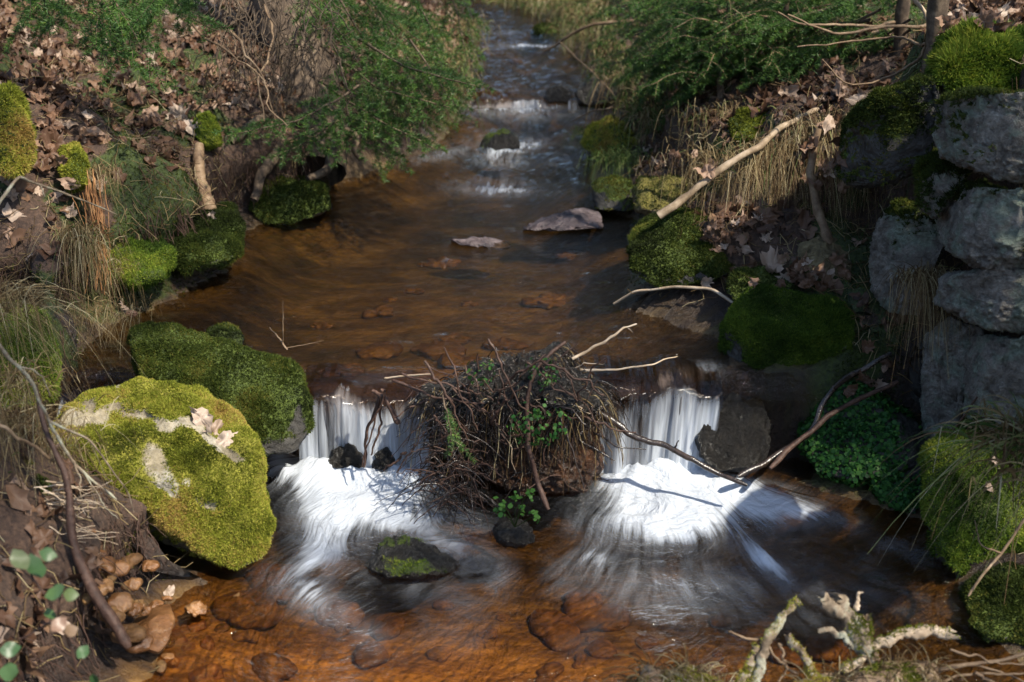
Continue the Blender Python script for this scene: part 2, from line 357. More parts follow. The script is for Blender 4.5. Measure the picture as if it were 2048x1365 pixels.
bed = mixc(N, L, N('ShaderNodeAttribute', _attribute_name='dam').outputs['Fac'], bed, soil)
c = mixc(N, L, wt, c, bed)
b = N('ShaderNodeBsdfPrincipled', Roughness=.75); L(c, b.inputs['Base Color']); L(mth(N, L, 'MULTIPLY_ADD', ws, -.4, .8), b.inputs['Roughness'])
bp = N('ShaderNodeBump', Strength=.8, Distance=.02); L(mth(N, L, 'ADD', n2, n3), bp.inputs['Height']); L(bp.outputs[0], b.inputs['Normal']); L(b.outputs[0], out.inputs[0])
bedw = sst(.03, -.01, (GZ - lvv).ravel() + .01 * fbm(TV * 9, 3, 3)) * (GD.ravel() < .3)
_q = TV - np.array([-.35, 2.15, 0]); rust = np.exp(-(_q[:, 0] / .75) ** 2 - (_q[:, 1] / .38) ** 2); rust = np.clip(rust * 1.5 + .7 * np.exp(-((TV[:, 0] + .05) / .45) ** 2 - ((TV[:, 1] - 3.5) / .13) ** 2) + .35 * np.exp(-((TV[:, 0] + .15) / .6) ** 2 - ((TV[:, 1] - 4.0) / .3) ** 2), 0, 1)
damw = np.exp(-((TV[:, 1] - DAMY) / .07) ** 4)
terrain = mesh('terrain', TV, TF, m, None, True, {'moss': mossT, 'bed': bedw, 'rust': rust, 'dam': damw, 'wet': np.clip(sst(.20, .08, (GZ - lvv).ravel() + .05 * fbm(TV * 6, 13, 3)) + damw, 0, 1)}); tagit(terrain, kind='structure')
# ------------------------------------------------------------------ water
def watermat(name, tint, su, sv, foamcol=(.66, .71, .78), bscale=1.0, refl=1.):
    m, N, L, out = newmat(name)
    A = lambda k: N('ShaderNodeAttribute', _attribute_name=k).outputs['Fac']
    cv = N('ShaderNodeCombineXYZ'); L(mth(N, L, 'MULTIPLY', A('fu'), su), cv.inputs[0]); L(mth(N, L, 'MULTIPLY', A('fv'), sv), cv.inputs[1])
    st = noiset(N, L, 1., 5, .62, cv.outputs[0], .3)
    cv2 = N('ShaderNodeCombineXYZ'); L(mth(N, L, 'MULTIPLY', A('fu'), su * 3.1), cv2.inputs[0]); L(mth(N, L, 'MULTIPLY', A('fv'), sv * 2), cv2.inputs[1])
    st2 = noiset(N, L, 1., 3, .6, cv2.outputs[0], .2)
    stt = mth(N, L, 'MULTIPLY_ADD', st2, .35, mth(N, L, 'MULTIPLY', st, .65))
    fm_ = mth(N, L, 'MAXIMUM', A('foam'), 0.)
    core = mth(N, L, 'MAXIMUM', mth(N, L, 'MULTIPLY_ADD', fm_, .95, mth(N, L, 'MULTIPLY_ADD', stt, .7, -.90)), 0.)
    f = mth(N, L, 'ADD', core, mth(N, L, 'MULTIPLY', mth(N, L, 'POWER', fm_, 1.25), ramp(N, L, stt, [(.36, (0, 0, 0)), (.66, (1, 1, 1))])))
    f = ramp(N, L, mth(N, L, 'MULTIPLY', f, A('fmask')), [(.0, (0, 0, 0)), (.25, (.16, .16, .17)), (.6, (.58, .58, .59)), (1., (.93, .93, .93))])
    cr_ = N('ShaderNodeCombineXYZ'); L(mth(N, L, 'MULTIPLY', A('ru'), 1.), cr_.inputs[0]); L(mth(N, L, 'MULTIPLY', A('rv'), 1.), cr_.inputs[1])
    rp = noiset(N, L, 38 * bscale, 5, .6, cr_.outputs[0], .5)
    bp = N('ShaderNodeBump', Strength=.75, Distance=.02); L(mth(N, L, 'ADD', rp, mth(N, L, 'MULTIPLY', stt, mth(N, L, 'MULTIPLY', A('foam'), .12))), bp.inputs['Height'])
    tr = N('ShaderNodeBsdfTransparent', Color=(*tint, 1)); gl = N('ShaderNodeBsdfGlossy', Roughness=.06); gl.inputs['Color'].default_value = (refl, refl, refl, 1); L(bp.outputs[0], gl.inputs['Normal'])
    fr = N('ShaderNodeFresnel', IOR=1.33); L(bp.outputs[0], fr.inputs['Normal'])
    w1 = N('ShaderNodeMixShader'); L(fr.outputs[0], w1.inputs[0]); L(tr.outputs[0], w1.inputs[1]); L(gl.outputs[0], w1.inputs[2])
    df = N('ShaderNodeBsdfDiffuse', Color=(*foamcol, 1)); tl = N('ShaderNodeBsdfTranslucent', Color=(*foamcol, 1)); fm = N('ShaderNodeMixShader', Fac=.35); L(df.outputs[0], fm.inputs[1]); L(tl.outputs[0], fm.inputs[2]); L(bp.outputs[0], df.inputs['Normal'])
    w2 = N('ShaderNodeMixShader'); L(f, w2.inputs[0]); L(w1.outputs[0], w2.inputs[1]); L(fm.outputs[0], w2.inputs[2]); L(w2.outputs[0], out.inputs[0])
    return m
M_wlow = watermat('pool_water', (.80, .62, .38), 1., 1.)
M_wup = watermat('stream_water', (.74, .61, .38), 1., 1.)
def gauss(px, py, cx, cy, rx, ry, rot=0, p=1.):
    a = R(rot); dx, dy = px - cx, py - cy; u = (dx * math.cos(a) + dy * math.sin(a)) / rx; v = (-dx * math.sin(a) + dy * math.cos(a)) / ry
    return np.exp(-(u * u + v * v) ** p)
# lower pool
xs = np.arange(-1.75, 1.95, .011); ys = np.concatenate([np.arange(-3.5, 1.5, .25), np.arange(1.5, 3.34, .010)])
X, Y = np.meshgrid(xs, ys); V = np.stack([X.ravel(), Y.ravel(), 0 * X.ravel()], -1); px, py = proj(V)
oA, oB = atz(735, 890, 0)[:2], atz(1315, 895, 0)[:2]
dA = np.hypot(V[:, 0] - oA[0], V[:, 1] - oA[1]); dB = np.hypot(V[:, 0] - oB[0], V[:, 1] - oB[1])
thA = np.arctan2(V[:, 0] - oA[0], -(V[:, 1] - oA[1])); thB = np.arctan2(V[:, 0] - oB[0], -(V[:, 1] - oB[1]))
wb = V - 0; wrp = fbm(V * 2.6, 5, 3)
foam = 1.25 * gauss(px, py, 728, 958, 130, 44, 6) + .75 * gauss(px, py, 655, 1000, 88, 52, 25) + .7 * gauss(px, py, 770, 1005, 100, 40, 15) + .7 * gauss(px, py, 640, 1100, 52, 75, 5) + .42 * gauss(px, py, 860, 1070, 180, 40, 18) + .36 * gauss(px, py, 640, 1210, 110, 36, 30) + .6 * gauss(px, py, 560, 930, 40, 24, 60) + .35 * gauss(px, py, 940, 1040, 70, 20, 25)
foamB = 1.3 * gauss(px, py, 1315, 968, 120, 44, 0) + .95 * gauss(px, py, 1360, 1025, 120, 38, 0) + .62 * gauss(px, py, 1360, 1060, 150, 40, 5) + .85 * gauss(px, py, 1490, 1000, 125, 30, 10) + .5 * gauss(px, py, 1620, 1030, 90, 22, 14) + .85 * gauss(px, py, 1530, 1125, 62, 16, 42) + .16 * gauss(px, py, 1350, 1170, 160, 40, 0) + .35 * gauss(px, py, 1190, 1110, 40, 40)
turb0 = fbm(V * np.array([7, 7, 1]), 67, 4)
seam = 1 - np.exp(-((px - 1060) / 45) ** 2) * sst(2.95, 2.85, V[:, 1])
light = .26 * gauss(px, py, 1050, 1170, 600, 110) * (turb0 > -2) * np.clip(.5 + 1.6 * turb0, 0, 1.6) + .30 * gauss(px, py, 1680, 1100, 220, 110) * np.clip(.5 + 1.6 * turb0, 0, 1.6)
isB = (px > 1060).astype(float); blend = sst(1030, 1090, px)
turb = fbm(V * np.array([5, 5, 1]), 61, 4); froth = fbm(V * 26, 63, 3)
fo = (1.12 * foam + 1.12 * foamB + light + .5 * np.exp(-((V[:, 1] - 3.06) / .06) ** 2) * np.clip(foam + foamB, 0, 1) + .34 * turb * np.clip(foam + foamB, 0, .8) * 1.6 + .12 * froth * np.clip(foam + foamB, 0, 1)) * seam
fu = np.where(isB > .5, thB * 17 + 1.6 * wrp, thA * 17 + 30 + 4. * wrp); fv = np.where(isB > .5, dB * 3.2, dA * 3.2 + .8 * wrp)
rip = fbm(np.stack([fu * .8, fv * 3., fu * 0], -1), 9, 4)
fbase = .030 * np.exp(-((V[:, 1] - 3.06) / .05) ** 2) * (1 + .8 * fbm(V * 22, 71, 3)) * np.clip(foam + foamB, 0, 1)
V[:, 2] = .014 * np.clip(foam + foamB, 0, 1.2) + fbase + .0035 * rip * np.clip(fo * 1.5, .12, 1) * seam + .02 * fbm(V * 9, 3, 2) * np.clip(foam + foamB - .4, 0, .6)
ca, sa = .9, .1
nxx, nyy = len(xs), len(ys); q = (np.arange(nyy - 1)[:, None] * nxx + np.arange(nxx - 1)[None]).ravel(); Q = np.stack([q, q + 1, q + nxx + 1, q + nxx], -1)
keep = (polydist(V[Q[:, 0], 0], V[Q[:, 0], 1]) < .12) & (V[Q[:, 0], 1] < DAMY + .06)
r_u = V[:, 0] * .8 + .15 * wrp; r_v = V[:, 1] * .8 + .15 * wrp
tagit(mesh('pool_water', V, Q[keep], M_wlow, None, True, {'foam': fo, 'fmask': np.ones(len(V)), 'fu': fu, 'fv': fv, 'ru': r_u, 'rv': r_v}), kind='structure')
# upper stream
xs = np.arange(-2.0, 1.1, .013); ys = np.arange(DAMY - .06, 12.4, .016)
X, Y = np.meshgrid(xs, ys); V = np.stack([X.ravel(), Y.ravel(), 0 * X.ravel()], -1)
zl = L1 + (L2 - L1) * sst(6.80, 6.84, V[:, 1] + .05 * np.sin(V[:, 0] * 9)) + (L3 - L2) * sst(8.1, 8.9, V[:, 1]) + .012 * sst(5.0, 6.2, V[:, 1])
V[:, 2] = zl; px, py = proj(V)
lip = sst(DAMY + .07, DAMY - .05, V[:, 1]); V[:, 2] -= .05 * lip
def wat(px_, py_, z=L1): return atz(px_, py_, z)[:2]
HB = [((1000, 357), .055, .11, .07), ((1000, 300), .02, .12, .1), ((1110, 182), .03, .08, .06), ((1440, 745), .0, .1, .1)]
for (c, a, rx, ry) in HB:
    w_ = wat(*c); V[:, 2] += a * np.exp(-((V[:, 0] - w_[0]) / rx) ** 2 - ((V[:, 1] - w_[1]) / ry) ** 2)
wrp = fbm(V * np.array([1.8, .8, 1]), 6, 3); fine = fbm(V * np.array([14, 9, 1]), 16, 3)
V[:, 2] += .004 * fbm(V * np.array([9, 16, 1]), 8, 3) + .012 * fine * sst(4.9, 5.4, V[:, 1])
fo = (.7 * gauss(px, py, 995, 380, 85, 14, 2) * 1.25 + .5 * gauss(px, py, 1000, 320, 55, 25) + .85 * gauss(px, py, 1040, 292, 60, 12, -10) + .5 * gauss(px, py, 900, 305, 90, 14, -12) + .55 * gauss(px, py, 1150, 315, 50, 12, -8)
      + 1.1 * gauss(px, py, 1050, 210, 70, 9) + .55 * gauss(px, py, 1060, 225, 110, 16) + .9 * gauss(px, py, 1060, 92, 65, 4) + .4 * gauss(px, py, 1010, 66, 40, 4) + .4 * gauss(px, py, 950, 215, 60, 8)
      + .7 * gauss(px, py, 1330, 748, 110, 12, -8) + .5 * gauss(px, py, 700, 770, 100, 14) + .5 * gauss(px, py, 190, 775, 50, 20) )
fu = (V[:, 0] + .06 * wrp) * 34; fv = V[:, 1] * 6
ru = (V[:, 0] + .05 * wrp) * .9; rv = V[:, 1] * 1.5
nxx, nyy = len(xs), len(ys); q = (np.arange(nyy - 1)[:, None] * nxx + np.arange(nxx - 1)[None]).ravel(); Q = np.stack([q, q + 1, q + nxx + 1, q + nxx], -1)
keep = polydist(V[Q[:, 0], 0], V[Q[:, 0], 1]) < .12
tagit(mesh('stream_water', V, Q[keep], M_wup, None, True, {'foam': fo, 'fmask': np.ones(len(V)), 'fu': fu, 'fv': fv, 'ru': ru, 'rv': rv}), kind='structure')
# falls: curtains of water from the lip to the pool
def fallmat():
    m, N, L, out = newmat('falling_water')
    A = lambda k: N('ShaderNodeAttribute', _attribute_name=k).outputs['Fac']
    def st(a, b_, det):
        cv = N('ShaderNodeCombineXYZ'); L(mth(N, L, 'MULTIPLY', A('fu'), a), cv.inputs[0]); L(mth(N, L, 'MULTIPLY', A('fv'), b_), cv.inputs[1]); L(mth(N, L, 'MULTIPLY', A('sd'), 9.), cv.inputs[2])
        return noiset(N, L, 1., det, .6, cv.outputs[0], .1)
    s = mth(N, L, 'MULTIPLY_ADD', st(46, 1.2, 4), .55, mth(N, L, 'MULTIPLY', st(150, 2.2, 3), .45))
    f = mth(N, L, 'ADD', A('foam'), mth(N, L, 'MULTIPLY_ADD', s, 1.8, -1.08))
    f = ramp(N, L, f, [(.0, (0, 0, 0)), (.5, (.42, .42, .42)), (1., (.86, .86, .86))])
    bp = N('ShaderNodeBump', Strength=.22, Distance=.02); L(s, bp.inputs['Height'])
    tr = N('ShaderNodeBsdfTransparent', Color=(.72, .66, .62, 1)); gl = N('ShaderNodeBsdfGlossy', Roughness=.12); L(bp.outputs[0], gl.inputs['Normal'])
    fr = N('ShaderNodeFresnel', IOR=1.33); L(bp.outputs[0], fr.inputs['Normal'])
    w1 = N('ShaderNodeMixShader'); L(fr.outputs[0], w1.inputs[0]); L(tr.outputs[0], w1.inputs[1]); L(gl.outputs[0], w1.inputs[2])
    df = N('ShaderNodeBsdfDiffuse', Color=(.66, .71, .78, 1)); tl = N('ShaderNodeBsdfTranslucent', Color=(.66, .71, .78, 1)); fm = N('ShaderNodeMixShader', Fac=.4); L(df.outputs[0], fm.inputs[1]); L(tl.outputs[0], fm.inputs[2]); L(bp.outputs[0], df.inputs['Normal'])
    w2 = N('ShaderNodeMixShader'); L(f, w2.inputs[0]); L(w1.outputs[0], w2.inputs[1]); L(fm.outputs[0], w2.inputs[2]); L(w2.outputs[0], out.inputs[0]); return m
M_fall = fallmat()
def fall(name, label, x0, x1, b0, b1, Y, ztop, zbot, out_, dens, seed, lipf=None, nu=150, nv=40, layers=2):
    root = empty(name, (float((x0 + x1) / 2), Y, zbot), label, 'waterfall')
    for k in range(layers):
        u = np.linspace(0, 1, nu); v = np.linspace(0, 1, nv); U, Vv = np.meshgrid(u, v)
        xt = x0 + (x1 - x0) * U; xb = b0 + (b1 - b0) * U
        t = np.clip((Vv - .22) / .78, 0, 1); z = ztop - (ztop - zbot) * t ** 1.55 - .012 * Vv
        yy = Y + .10 - .16 * np.minimum(Vv / .35, 1) - out_ * t ** .8 - k * .012
        if lipf is not None: z = z + lipf(U) * (1 - t); 
        nse = fbm(np.stack([U * (x1 - x0) * 30, Vv * .8, U * 0 + seed + k * 5], -1), seed + k, 3)
        yy = yy + .018 * nse * sst(.1, .5, Vv); z = z + .008 * nse * (1 - t)
        x = xt + (xb - xt) * t ** 1.3
        P = np.stack([x, yy, z], -1).reshape(-1, 3)
        edge = sst(0, .04, U) * sst(1, .96, U)
        a = (dens + .5 * t +  .5 * fbm(np.stack([U * 3.4, Vv * .5, U * 0 + seed + k * 4], -1), seed + 19, 2) - 1.5 * sst(.5, .08, Vv + .06 * fbm(np.stack([U * 5.5, U * 0, U * 0 + seed], -1), seed + 29, 2)) + .35 * fbm(np.stack([U * 5, Vv * 1.2, U * 0 + seed], -1), seed + 9, 2) - .9 * (1 - edge)).ravel()
        q = (np.arange(nv - 1)[:, None] * nu + np.arange(nu - 1)[None]).ravel(); Q = np.stack([q, q + nu, q + nu + 1, q + 1], -1)
        mesh('curtain', P, Q, M_fall, root, True, {'foam': a, 'fu': (xt + .012 * fbm(np.stack([U * 9, Vv * 1.6, U * 0 + seed], -1), seed + 3, 3)).ravel(), 'fv': Vv.ravel(), 'sd': np.full(P.shape[0], seed + k * 1.7)})
    return root
fx = lambda p, q_, Yv: float(aty(p, q_, Yv)[0])
fall('waterfall', 'left waterfall pouring white over the debris dam beside the slanting mossy boulder', fx(606, 790, DAMY), fx(862, 790, DAMY), fx(600, 930, 3.1), fx(865, 930, 3.1), DAMY, L1 - .015, -.02, .06, .42, 3, lipf=lambda u: .018 * np.sin(u * 9) * np.sin(u * 3.1 + 1) - .012 * u)
fall('waterfall', 'right waterfall fanning down in streaks beside the dark wet rock', fx(1190, 770, DAMY), fx(1440, 760, DAMY), fx(1180, 930, 3.1), fx(1415, 930, 3.1), DAMY, L1 + .0, -.02, .07, .40, 14, lipf=lambda u: .020 * np.sin(u * 7 + 1) * np.cos(u * 4) + .012 * u)
fall('waterfall', 'narrow trickle falling behind the big sunlit boulder at the left bank', fx(140, 780, DAMY), fx(245, 765, DAMY), fx(90, 840, 3.1), fx(180, 820, 3.1), DAMY, L1 - .02, .0, .08, .25, 21, nu=60)
fall('small_cascade', 'low cascade across the stream far upstream left of the dark round stone', fx(955, 190, 6.82), fx(1092, 190, 6.82), fx(950, 205, 6.75), fx(1095, 205, 6.75), 6.82, L2 + .0, L1, .03, -.12, 33, nu=80, nv=14, layers=1)
fall('small_cascade', 'short spill of water right of the dark round stone far upstream', fx(1136, 182, 6.82), fx(1160, 180, 6.82), fx(1136, 200, 6.75), fx(1170, 198, 6.75), 6.82, L2 + .0, L1, .03, .1, 37, nu=30, nv=14, layers=1)
# ------------------------------------------------------------------ rocks
def rockgeo(poly, Yb, Yt, thick, seed, sub=5, rough=.05, box=.62, kx=0., top=0., cuts=5, fine=.006, planes=()):
    poly = np.array(poly, float); y0, y1 = poly[:, 1].min(), poly[:, 1].max(); c = np.array([(poly[:, 0].min() + poly[:, 0].max()) / 2, (y0 + y1) / 2])
    C, Fc = ico(sub); a, b, z = C[:, 0], C[:, 1], C[:, 2]
    def YY(p, q_): return Yb + (Yt - Yb) * np.clip((y1 - q_) / (y1 - y0), -.3, 1.3) + kx * (p - c[0]) / 1000.
    ph = np.arctan2(z, a) % (2 * math.pi)
    pp = np.concatenate([poly, poly[:1]]); pts = []
    for i in range(len(poly)):
        for t in np.linspace(0, 1, 24, endpoint=False): pts.append(pp[i] * (1 - t) + pp[i + 1] * t)
    pts = np.array(pts); an = np.arctan2(-(pts[:, 1] - c[1]), pts[:, 0] - c[0]) % (2 * math.pi); rr = np.hypot(*(pts - c).T)
    bins = np.zeros(180); idx = (an / (2 * math.pi) * 180).astype(int) % 180; np.maximum.at(bins, idx, rr)
    for _ in range(8):
        for k in range(180):
            if bins[k] == 0: bins[k] = max(bins[k - 1], bins[(k + 1) % 180])
    bins = (np.roll(bins, 1) + 2 * bins + np.roll(bins, -1)) / 4
    r = np.interp(ph, (np.arange(181) + .5) / 180 * 2 * math.pi, np.r_[bins, bins[0]])
    s = np.sqrt(a * a + z * z); s = np.where(s > 0, s, 0); k = s ** box
    px = c[0] + r * np.cos(ph) * k; py = c[1] - r * np.sin(ph) * k
    P = aty(px, py, YY(px, py))
    p0, pxx, pyy = aty(c[0], c[1], YY(*c)), aty(c[0] + 5, c[1], YY(c[0] + 5, c[1])), aty(c[0], c[1] - 5, YY(c[0], c[1] - 5))
    n = np.cross(pxx - p0, pyy - p0); n /= np.linalg.norm(n)
    bb = np.sign(b) * np.abs(b) ** .8
    P = P + nrm(P - np.array([0, 0, CAMZ])) * (thick * bb * (1.25 if True else 1))[:, None]
    rng = np.random.default_rng(seed); ctr = P.mean(0); sc_ = np.linalg.norm(P - ctr, axis=1).max()
    for _ in range(cuts):
        d = rng.normal(size=3); d = nrm(d); d = nrm(d - n * (d @ n)) * rng.uniform(.1, 1.) + n * (1 if n[1] < 0 else -1); d = nrm(d); q = (P - ctr) @ d; lim = np.percentile(q, rng.uniform(80, 95)) * rng.uniform(.9, 1.)
        o_ = np.maximum(q - lim, 0); P = P - d * (o_ * .85)[:, None]
    for (a1, a2, a3, pc) in planes:
        d = nrm(np.array([a1, a2, a3])); q = (P - ctr) @ d; lim = np.percentile(q, pc); P = P - d * (np.maximum(q - lim, 0) * .8)[:, None]
    N_, _ = vnormals(P, Fc)
    P = P + N_ * (rough * 1.25 * sc_ * fbm(P / sc_ * 3.2, seed, 5) + fine * fbm(P * 40, seed + 5, 3) + fine * .8 * fbm(P * 110, seed + 7, 2))[:, None]
    return P, Fc
def mossmask(P, Nn, seed, lo, hi, nscale=5, amt=.8):
    return sst(lo, hi, Nn[:, 2] + amt * fbm(P * nscale, seed + 40, 4))
def tufts(P, Nn, size, rng, blades=3, lean=.7, wd=.35):
    b = Bag()
    clump = np.clip(1 + .9 * fbm(P * 16, 93, 2), .45, 1.9)[:, None]
    for k in range(blades):
        D = nrm(Nn + lean * rng.normal(size=P.shape)); s = nrm(np.cross(D, rng.normal(size=P.shape)))
        Ls = size * clump * rng.uniform(.5, 1.3, (len(P), 1)); 
        V, f = tris(P, D, Ls, size * wd, s)
        b.add(V, f, np.repeat(np.clip(.5 + .22 * rng.normal(size=len(P)) + .75 * fbm(P * 7, 91, 4), 0, 1), 3))
    return b
ROCKS = {}
BARE = {'big': [(170, 845, 75, 13, -14), (310, 842, 90, 11, 10), (440, 885, 70, 13, 28), (150, 830, 40, 14, -30), (310, 925, 32, 42, 0), (345, 975, 26, 22, 40), (415, 1005, 16, 20, 0), (250, 775, 28, 10, 0), (385, 955, 12, 10, 0)], 'slab': [(606, 850, 14, 50, 0), (540, 905, 80, 22, 0)], 'r4': [(1462, 715, 34, 40, 0)]}
def rock(key, name, label, cat, poly, Yb, Yt, thick, mat, moss=None, n_moss=0, size=.009, mossmat=None, seed=1, parent=None, group=None, **kw):
    if parent is None and key[0] in 'eh' or key in ('r5', 'r6', 'r7', 'r8'):
        cx_, cy_ = (min(q[0] for q in poly) + max(q[0] for q in poly)) / 2, (min(q[1] for q in poly) + max(q[1] for q in poly)) / 2; hY = hit(min(max(cx_, 10), 2040), cy_)[1]; sft = min(0, hY + .25 * thick - (Yb + Yt) / 2); Yb += sft; Yt += sft
    P, Fc = rockgeo(poly, Yb, Yt, thick, seed, **kw)
    Nn, _ = vnormals(P, Fc); mm = np.zeros(len(P))
    if moss: mm = mossmask(P, Nn, seed, *moss)
    for br in BARE.get(key, ()): a_, b_ = proj(P); mm = mm - 1.15 * gauss(a_ + 22 * fbm(P * 14, 3, 3), b_ + 18 * fbm(P * 14, 9, 3), *br)
    mm = np.clip(mm, 0, 1); P = P + Nn * (mm * (.010 * fbm(P * 20, 57, 3) + .004))[:, None]
    if parent is not None:
        o = mesh(name, P, Fc, mat, parent, True, {'moss': mm})
        if n_moss:
            p, n_ = sample(P, Fc, n_moss, RG, np.where(mm > .35, mm, 0)); q = tufts(p, n_, size, RG).build('moss', mossmat or M_moss, parent)
            if q: q.parent = o
        ROCKS[key] = (P, Fc); return o
    ctr = P.mean(0); ctr[2] = P[:, 2].min()
    if n_moss:
        e = empty(name, ctr, label, cat, group); mesh('stone', P, Fc, mat, e, True, {'moss': mm})
        wv = np.where(mm > .35, mm, 0)
        if wv.sum() > 0:
            p, n_ = sample(P, Fc, n_moss, RG, wv); tufts(p, n_, size, RG).build('moss', mossmat or M_moss, e)
    else:
        e = mesh(name, P, Fc, mat, None, True, {'moss': mm}, origin=ctr); tagit(e, label, cat, group)
    ROCKS[key] = (P, Fc); return e
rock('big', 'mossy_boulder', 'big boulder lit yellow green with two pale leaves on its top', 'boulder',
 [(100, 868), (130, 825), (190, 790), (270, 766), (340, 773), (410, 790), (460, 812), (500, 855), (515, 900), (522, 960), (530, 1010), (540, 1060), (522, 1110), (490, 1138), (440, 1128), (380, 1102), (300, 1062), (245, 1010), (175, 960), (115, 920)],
 2.60, 2.94, .20, MS['graw'], (-.75, -.1, 4.5, .9), 80000, .0068, M_mosslit, 4, sub=6, rough=.05, box=.55, cuts=4, planes=[(.1, -.3, .95, 80), (.35, -.9, .35, 80), (-.5, -.7, -.5, 86)])
rock('slab', 'mossy_boulder', 'long slanting mossy boulder in shade behind the sunlit one', 'boulder',
 [(262, 662), (290, 648), (340, 653), (420, 678), (500, 703), (560, 723), (600, 752), (614, 800), (618, 862), (590, 905), (510, 905), (440, 850), (370, 815), (300, 770), (275, 730)],
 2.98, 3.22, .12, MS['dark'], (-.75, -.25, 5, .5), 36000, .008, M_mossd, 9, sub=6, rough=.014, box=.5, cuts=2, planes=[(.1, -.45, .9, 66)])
rock('r4', 'mossy_boulder', 'square topped boulder with thick green moss right of the right waterfall', 'boulder',
 [(1433, 752), (1438, 700), (1452, 650), (1475, 604), (1500, 583), (1560, 586), (1610, 600), (1660, 596), (1695, 612), (1706, 650), (1700, 700), (1650, 728), (1600, 738), (1560, 752), (1500, 765), (1460, 768)],
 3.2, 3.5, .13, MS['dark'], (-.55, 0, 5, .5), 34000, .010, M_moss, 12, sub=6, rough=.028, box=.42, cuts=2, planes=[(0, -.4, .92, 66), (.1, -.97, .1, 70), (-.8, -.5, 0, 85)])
rock('r5', 'mossy_boulder', 'mossy block at the right waterline where the long pole rests', 'boulder',
 [(1264, 480), (1270, 445), (1320, 430), (1400, 428), (1460, 440), (1490, 470), (1490, 520), (1440, 552), (1380, 562), (1300, 560), (1268, 535)],
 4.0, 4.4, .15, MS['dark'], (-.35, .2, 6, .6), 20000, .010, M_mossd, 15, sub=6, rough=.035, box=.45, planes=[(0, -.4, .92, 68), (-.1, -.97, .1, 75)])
rock('r6', 'lichened_rock', 'rounded brown lichened rock under the long pole beside the stream', 'rock',
 [(1263, 385), (1280, 358), (1340, 349), (1400, 362), (1432, 395), (1422, 432), (1335, 440), (1272, 422)], 4.7, 5.0, .16, MS['brown'], (.1, .9, 8, .5), 2500, .008, M_mossd, 18, rough=.05)
rock('r7', 'square_rock', 'dark square edged rock at the water with pale grass on it', 'rock',
 [(1183, 370), (1200, 360), (1262, 362), (1274, 392), (1268, 416), (1190, 414)], 4.88, 5.1, .12, MS['dark'], (.3, .9, 8, .4), 1800, .009, M_mossd, 19, rough=.03, box=.4)
rock('r8', 'mossy_rock', 'small domed rock with sunlit yellow moss on the right edge upstream', 'rock',
 [(1168, 290), (1185, 255), (1225, 238), (1262, 248), (1272, 290), (1245, 312), (1190, 312)], 5.75, 6.0, .14, MS['dark'], (-.3, .2, 8, .4), 5000, .012, M_mosslit, 22, rough=.05)
rock('r9', 'wet_rock', 'dark wet rock standing right of the right waterfall base', 'rock',
 [(1395, 870), (1412, 812), (1460, 783), (1512, 797), (1545, 850), (1535, 930), (1440, 945), (1398, 915)], 3.05, 3.25, .12, MS['wet'], seed=25, rough=.06)
rock('q1', 'wet_rock', 'black stone at the foot of the left waterfall half veiled by falling water', 'rock',
 [(652, 938), (668, 898), (698, 888), (722, 905), (728, 935)], 3.06, 3.10, .03, MS['wet'], seed=125, sub=4, rough=.06)
rock('q2', 'wet_rock', 'smaller black stone right of its neighbour under the left waterfall', 'rock',
 [(742, 940), (752, 903), (775, 895), (792, 915), (794, 935)], 3.06, 3.10, .03, MS['wet'], seed=126, sub=4, rough=.06)
rock('r10', 'wet_rock', 'flat dark wet rock standing in the foam of the lower pool', 'rock',
 [(726, 1135), (757, 1090), (800, 1073), (850, 1083), (900, 1108), (918, 1135), (892, 1165), (780, 1168)], 2.56, 2.78, .07, MS['wet'], (.75, 1.3, 8, .6), 500, .005, M_moss, 27, rough=.05)
rock('r3', 'mossy_rock', 'small dark mossy rock above the slanting boulder in the stream', 'rock',
 [(403, 685), (418, 662), (450, 651), (478, 664), (488, 690), (440, 700)], 3.4, 3.52, .06, MS['wet'], (0, .5, 8, .4), 1500, .007, M_mossd, 29, sub=4)
rock('d1', 'wet_slab', 'grey brown slab breaking the stream surface beside the right bank rocks', 'rock',
 [(1040, 455), (1080, 435), (1130, 425), (1190, 414), (1207, 425), (1206, 455), (1120, 462)], 4.56, 4.75, .05, MS['drift'], seed=31, rough=.04, sub=5)
rock('d2', 'wet_slab', 'thin dark stone just breaking the surface in mid stream', 'rock',
 [(900, 486), (940, 476), (1000, 477), (1030, 484), (1000, 492), (930, 492)], 4.38, 4.46, .03, MS['drift'], seed=33, sub=4)
rock('d3', 'wet_rock', 'black hooked stone in the riffle below the small cascade', 'rock',
 [(950, 298), (972, 266), (1008, 260), (1036, 274), (1040, 300), (990, 308)], 5.8, 5.95, .07, MS['wet'], (.7, 1.2, 8, .4), 200, .007, M_moss, 35, sub=4)
rock('d4', 'wet_rock', 'round dark stone splitting the small cascade upstream', 'rock',
 [(1088, 195), (1098, 174), (1120, 168), (1138, 180), (1140, 203), (1098, 206)], 6.78, 6.88, .06, MS['wet'], seed=37, sub=4)
rock('d5', 'wet_rock', 'black leaning rock at the right end of the small cascade', 'rock',
 [(1150, 192), (1165, 165), (1200, 150), (1240, 160), (1245, 195), (1200, 206), (1165, 204)], 6.8, 7.0, .1, MS['wet'], seed=39, sub=4)
rock('e1', 'mossy_rock', 'upright rock with sunlit yellow moss cut by the left picture edge', 'rock',
 [(-40, 180), (20, 183), (45, 212), (58, 260), (62, 330), (20, 348), (-40, 335)], 3.55, 3.7, .1, MS['grey'], (-.9, -.2, 5, .6), 16000, .011, M_mosslit, 41, sub=5, rough=.09)
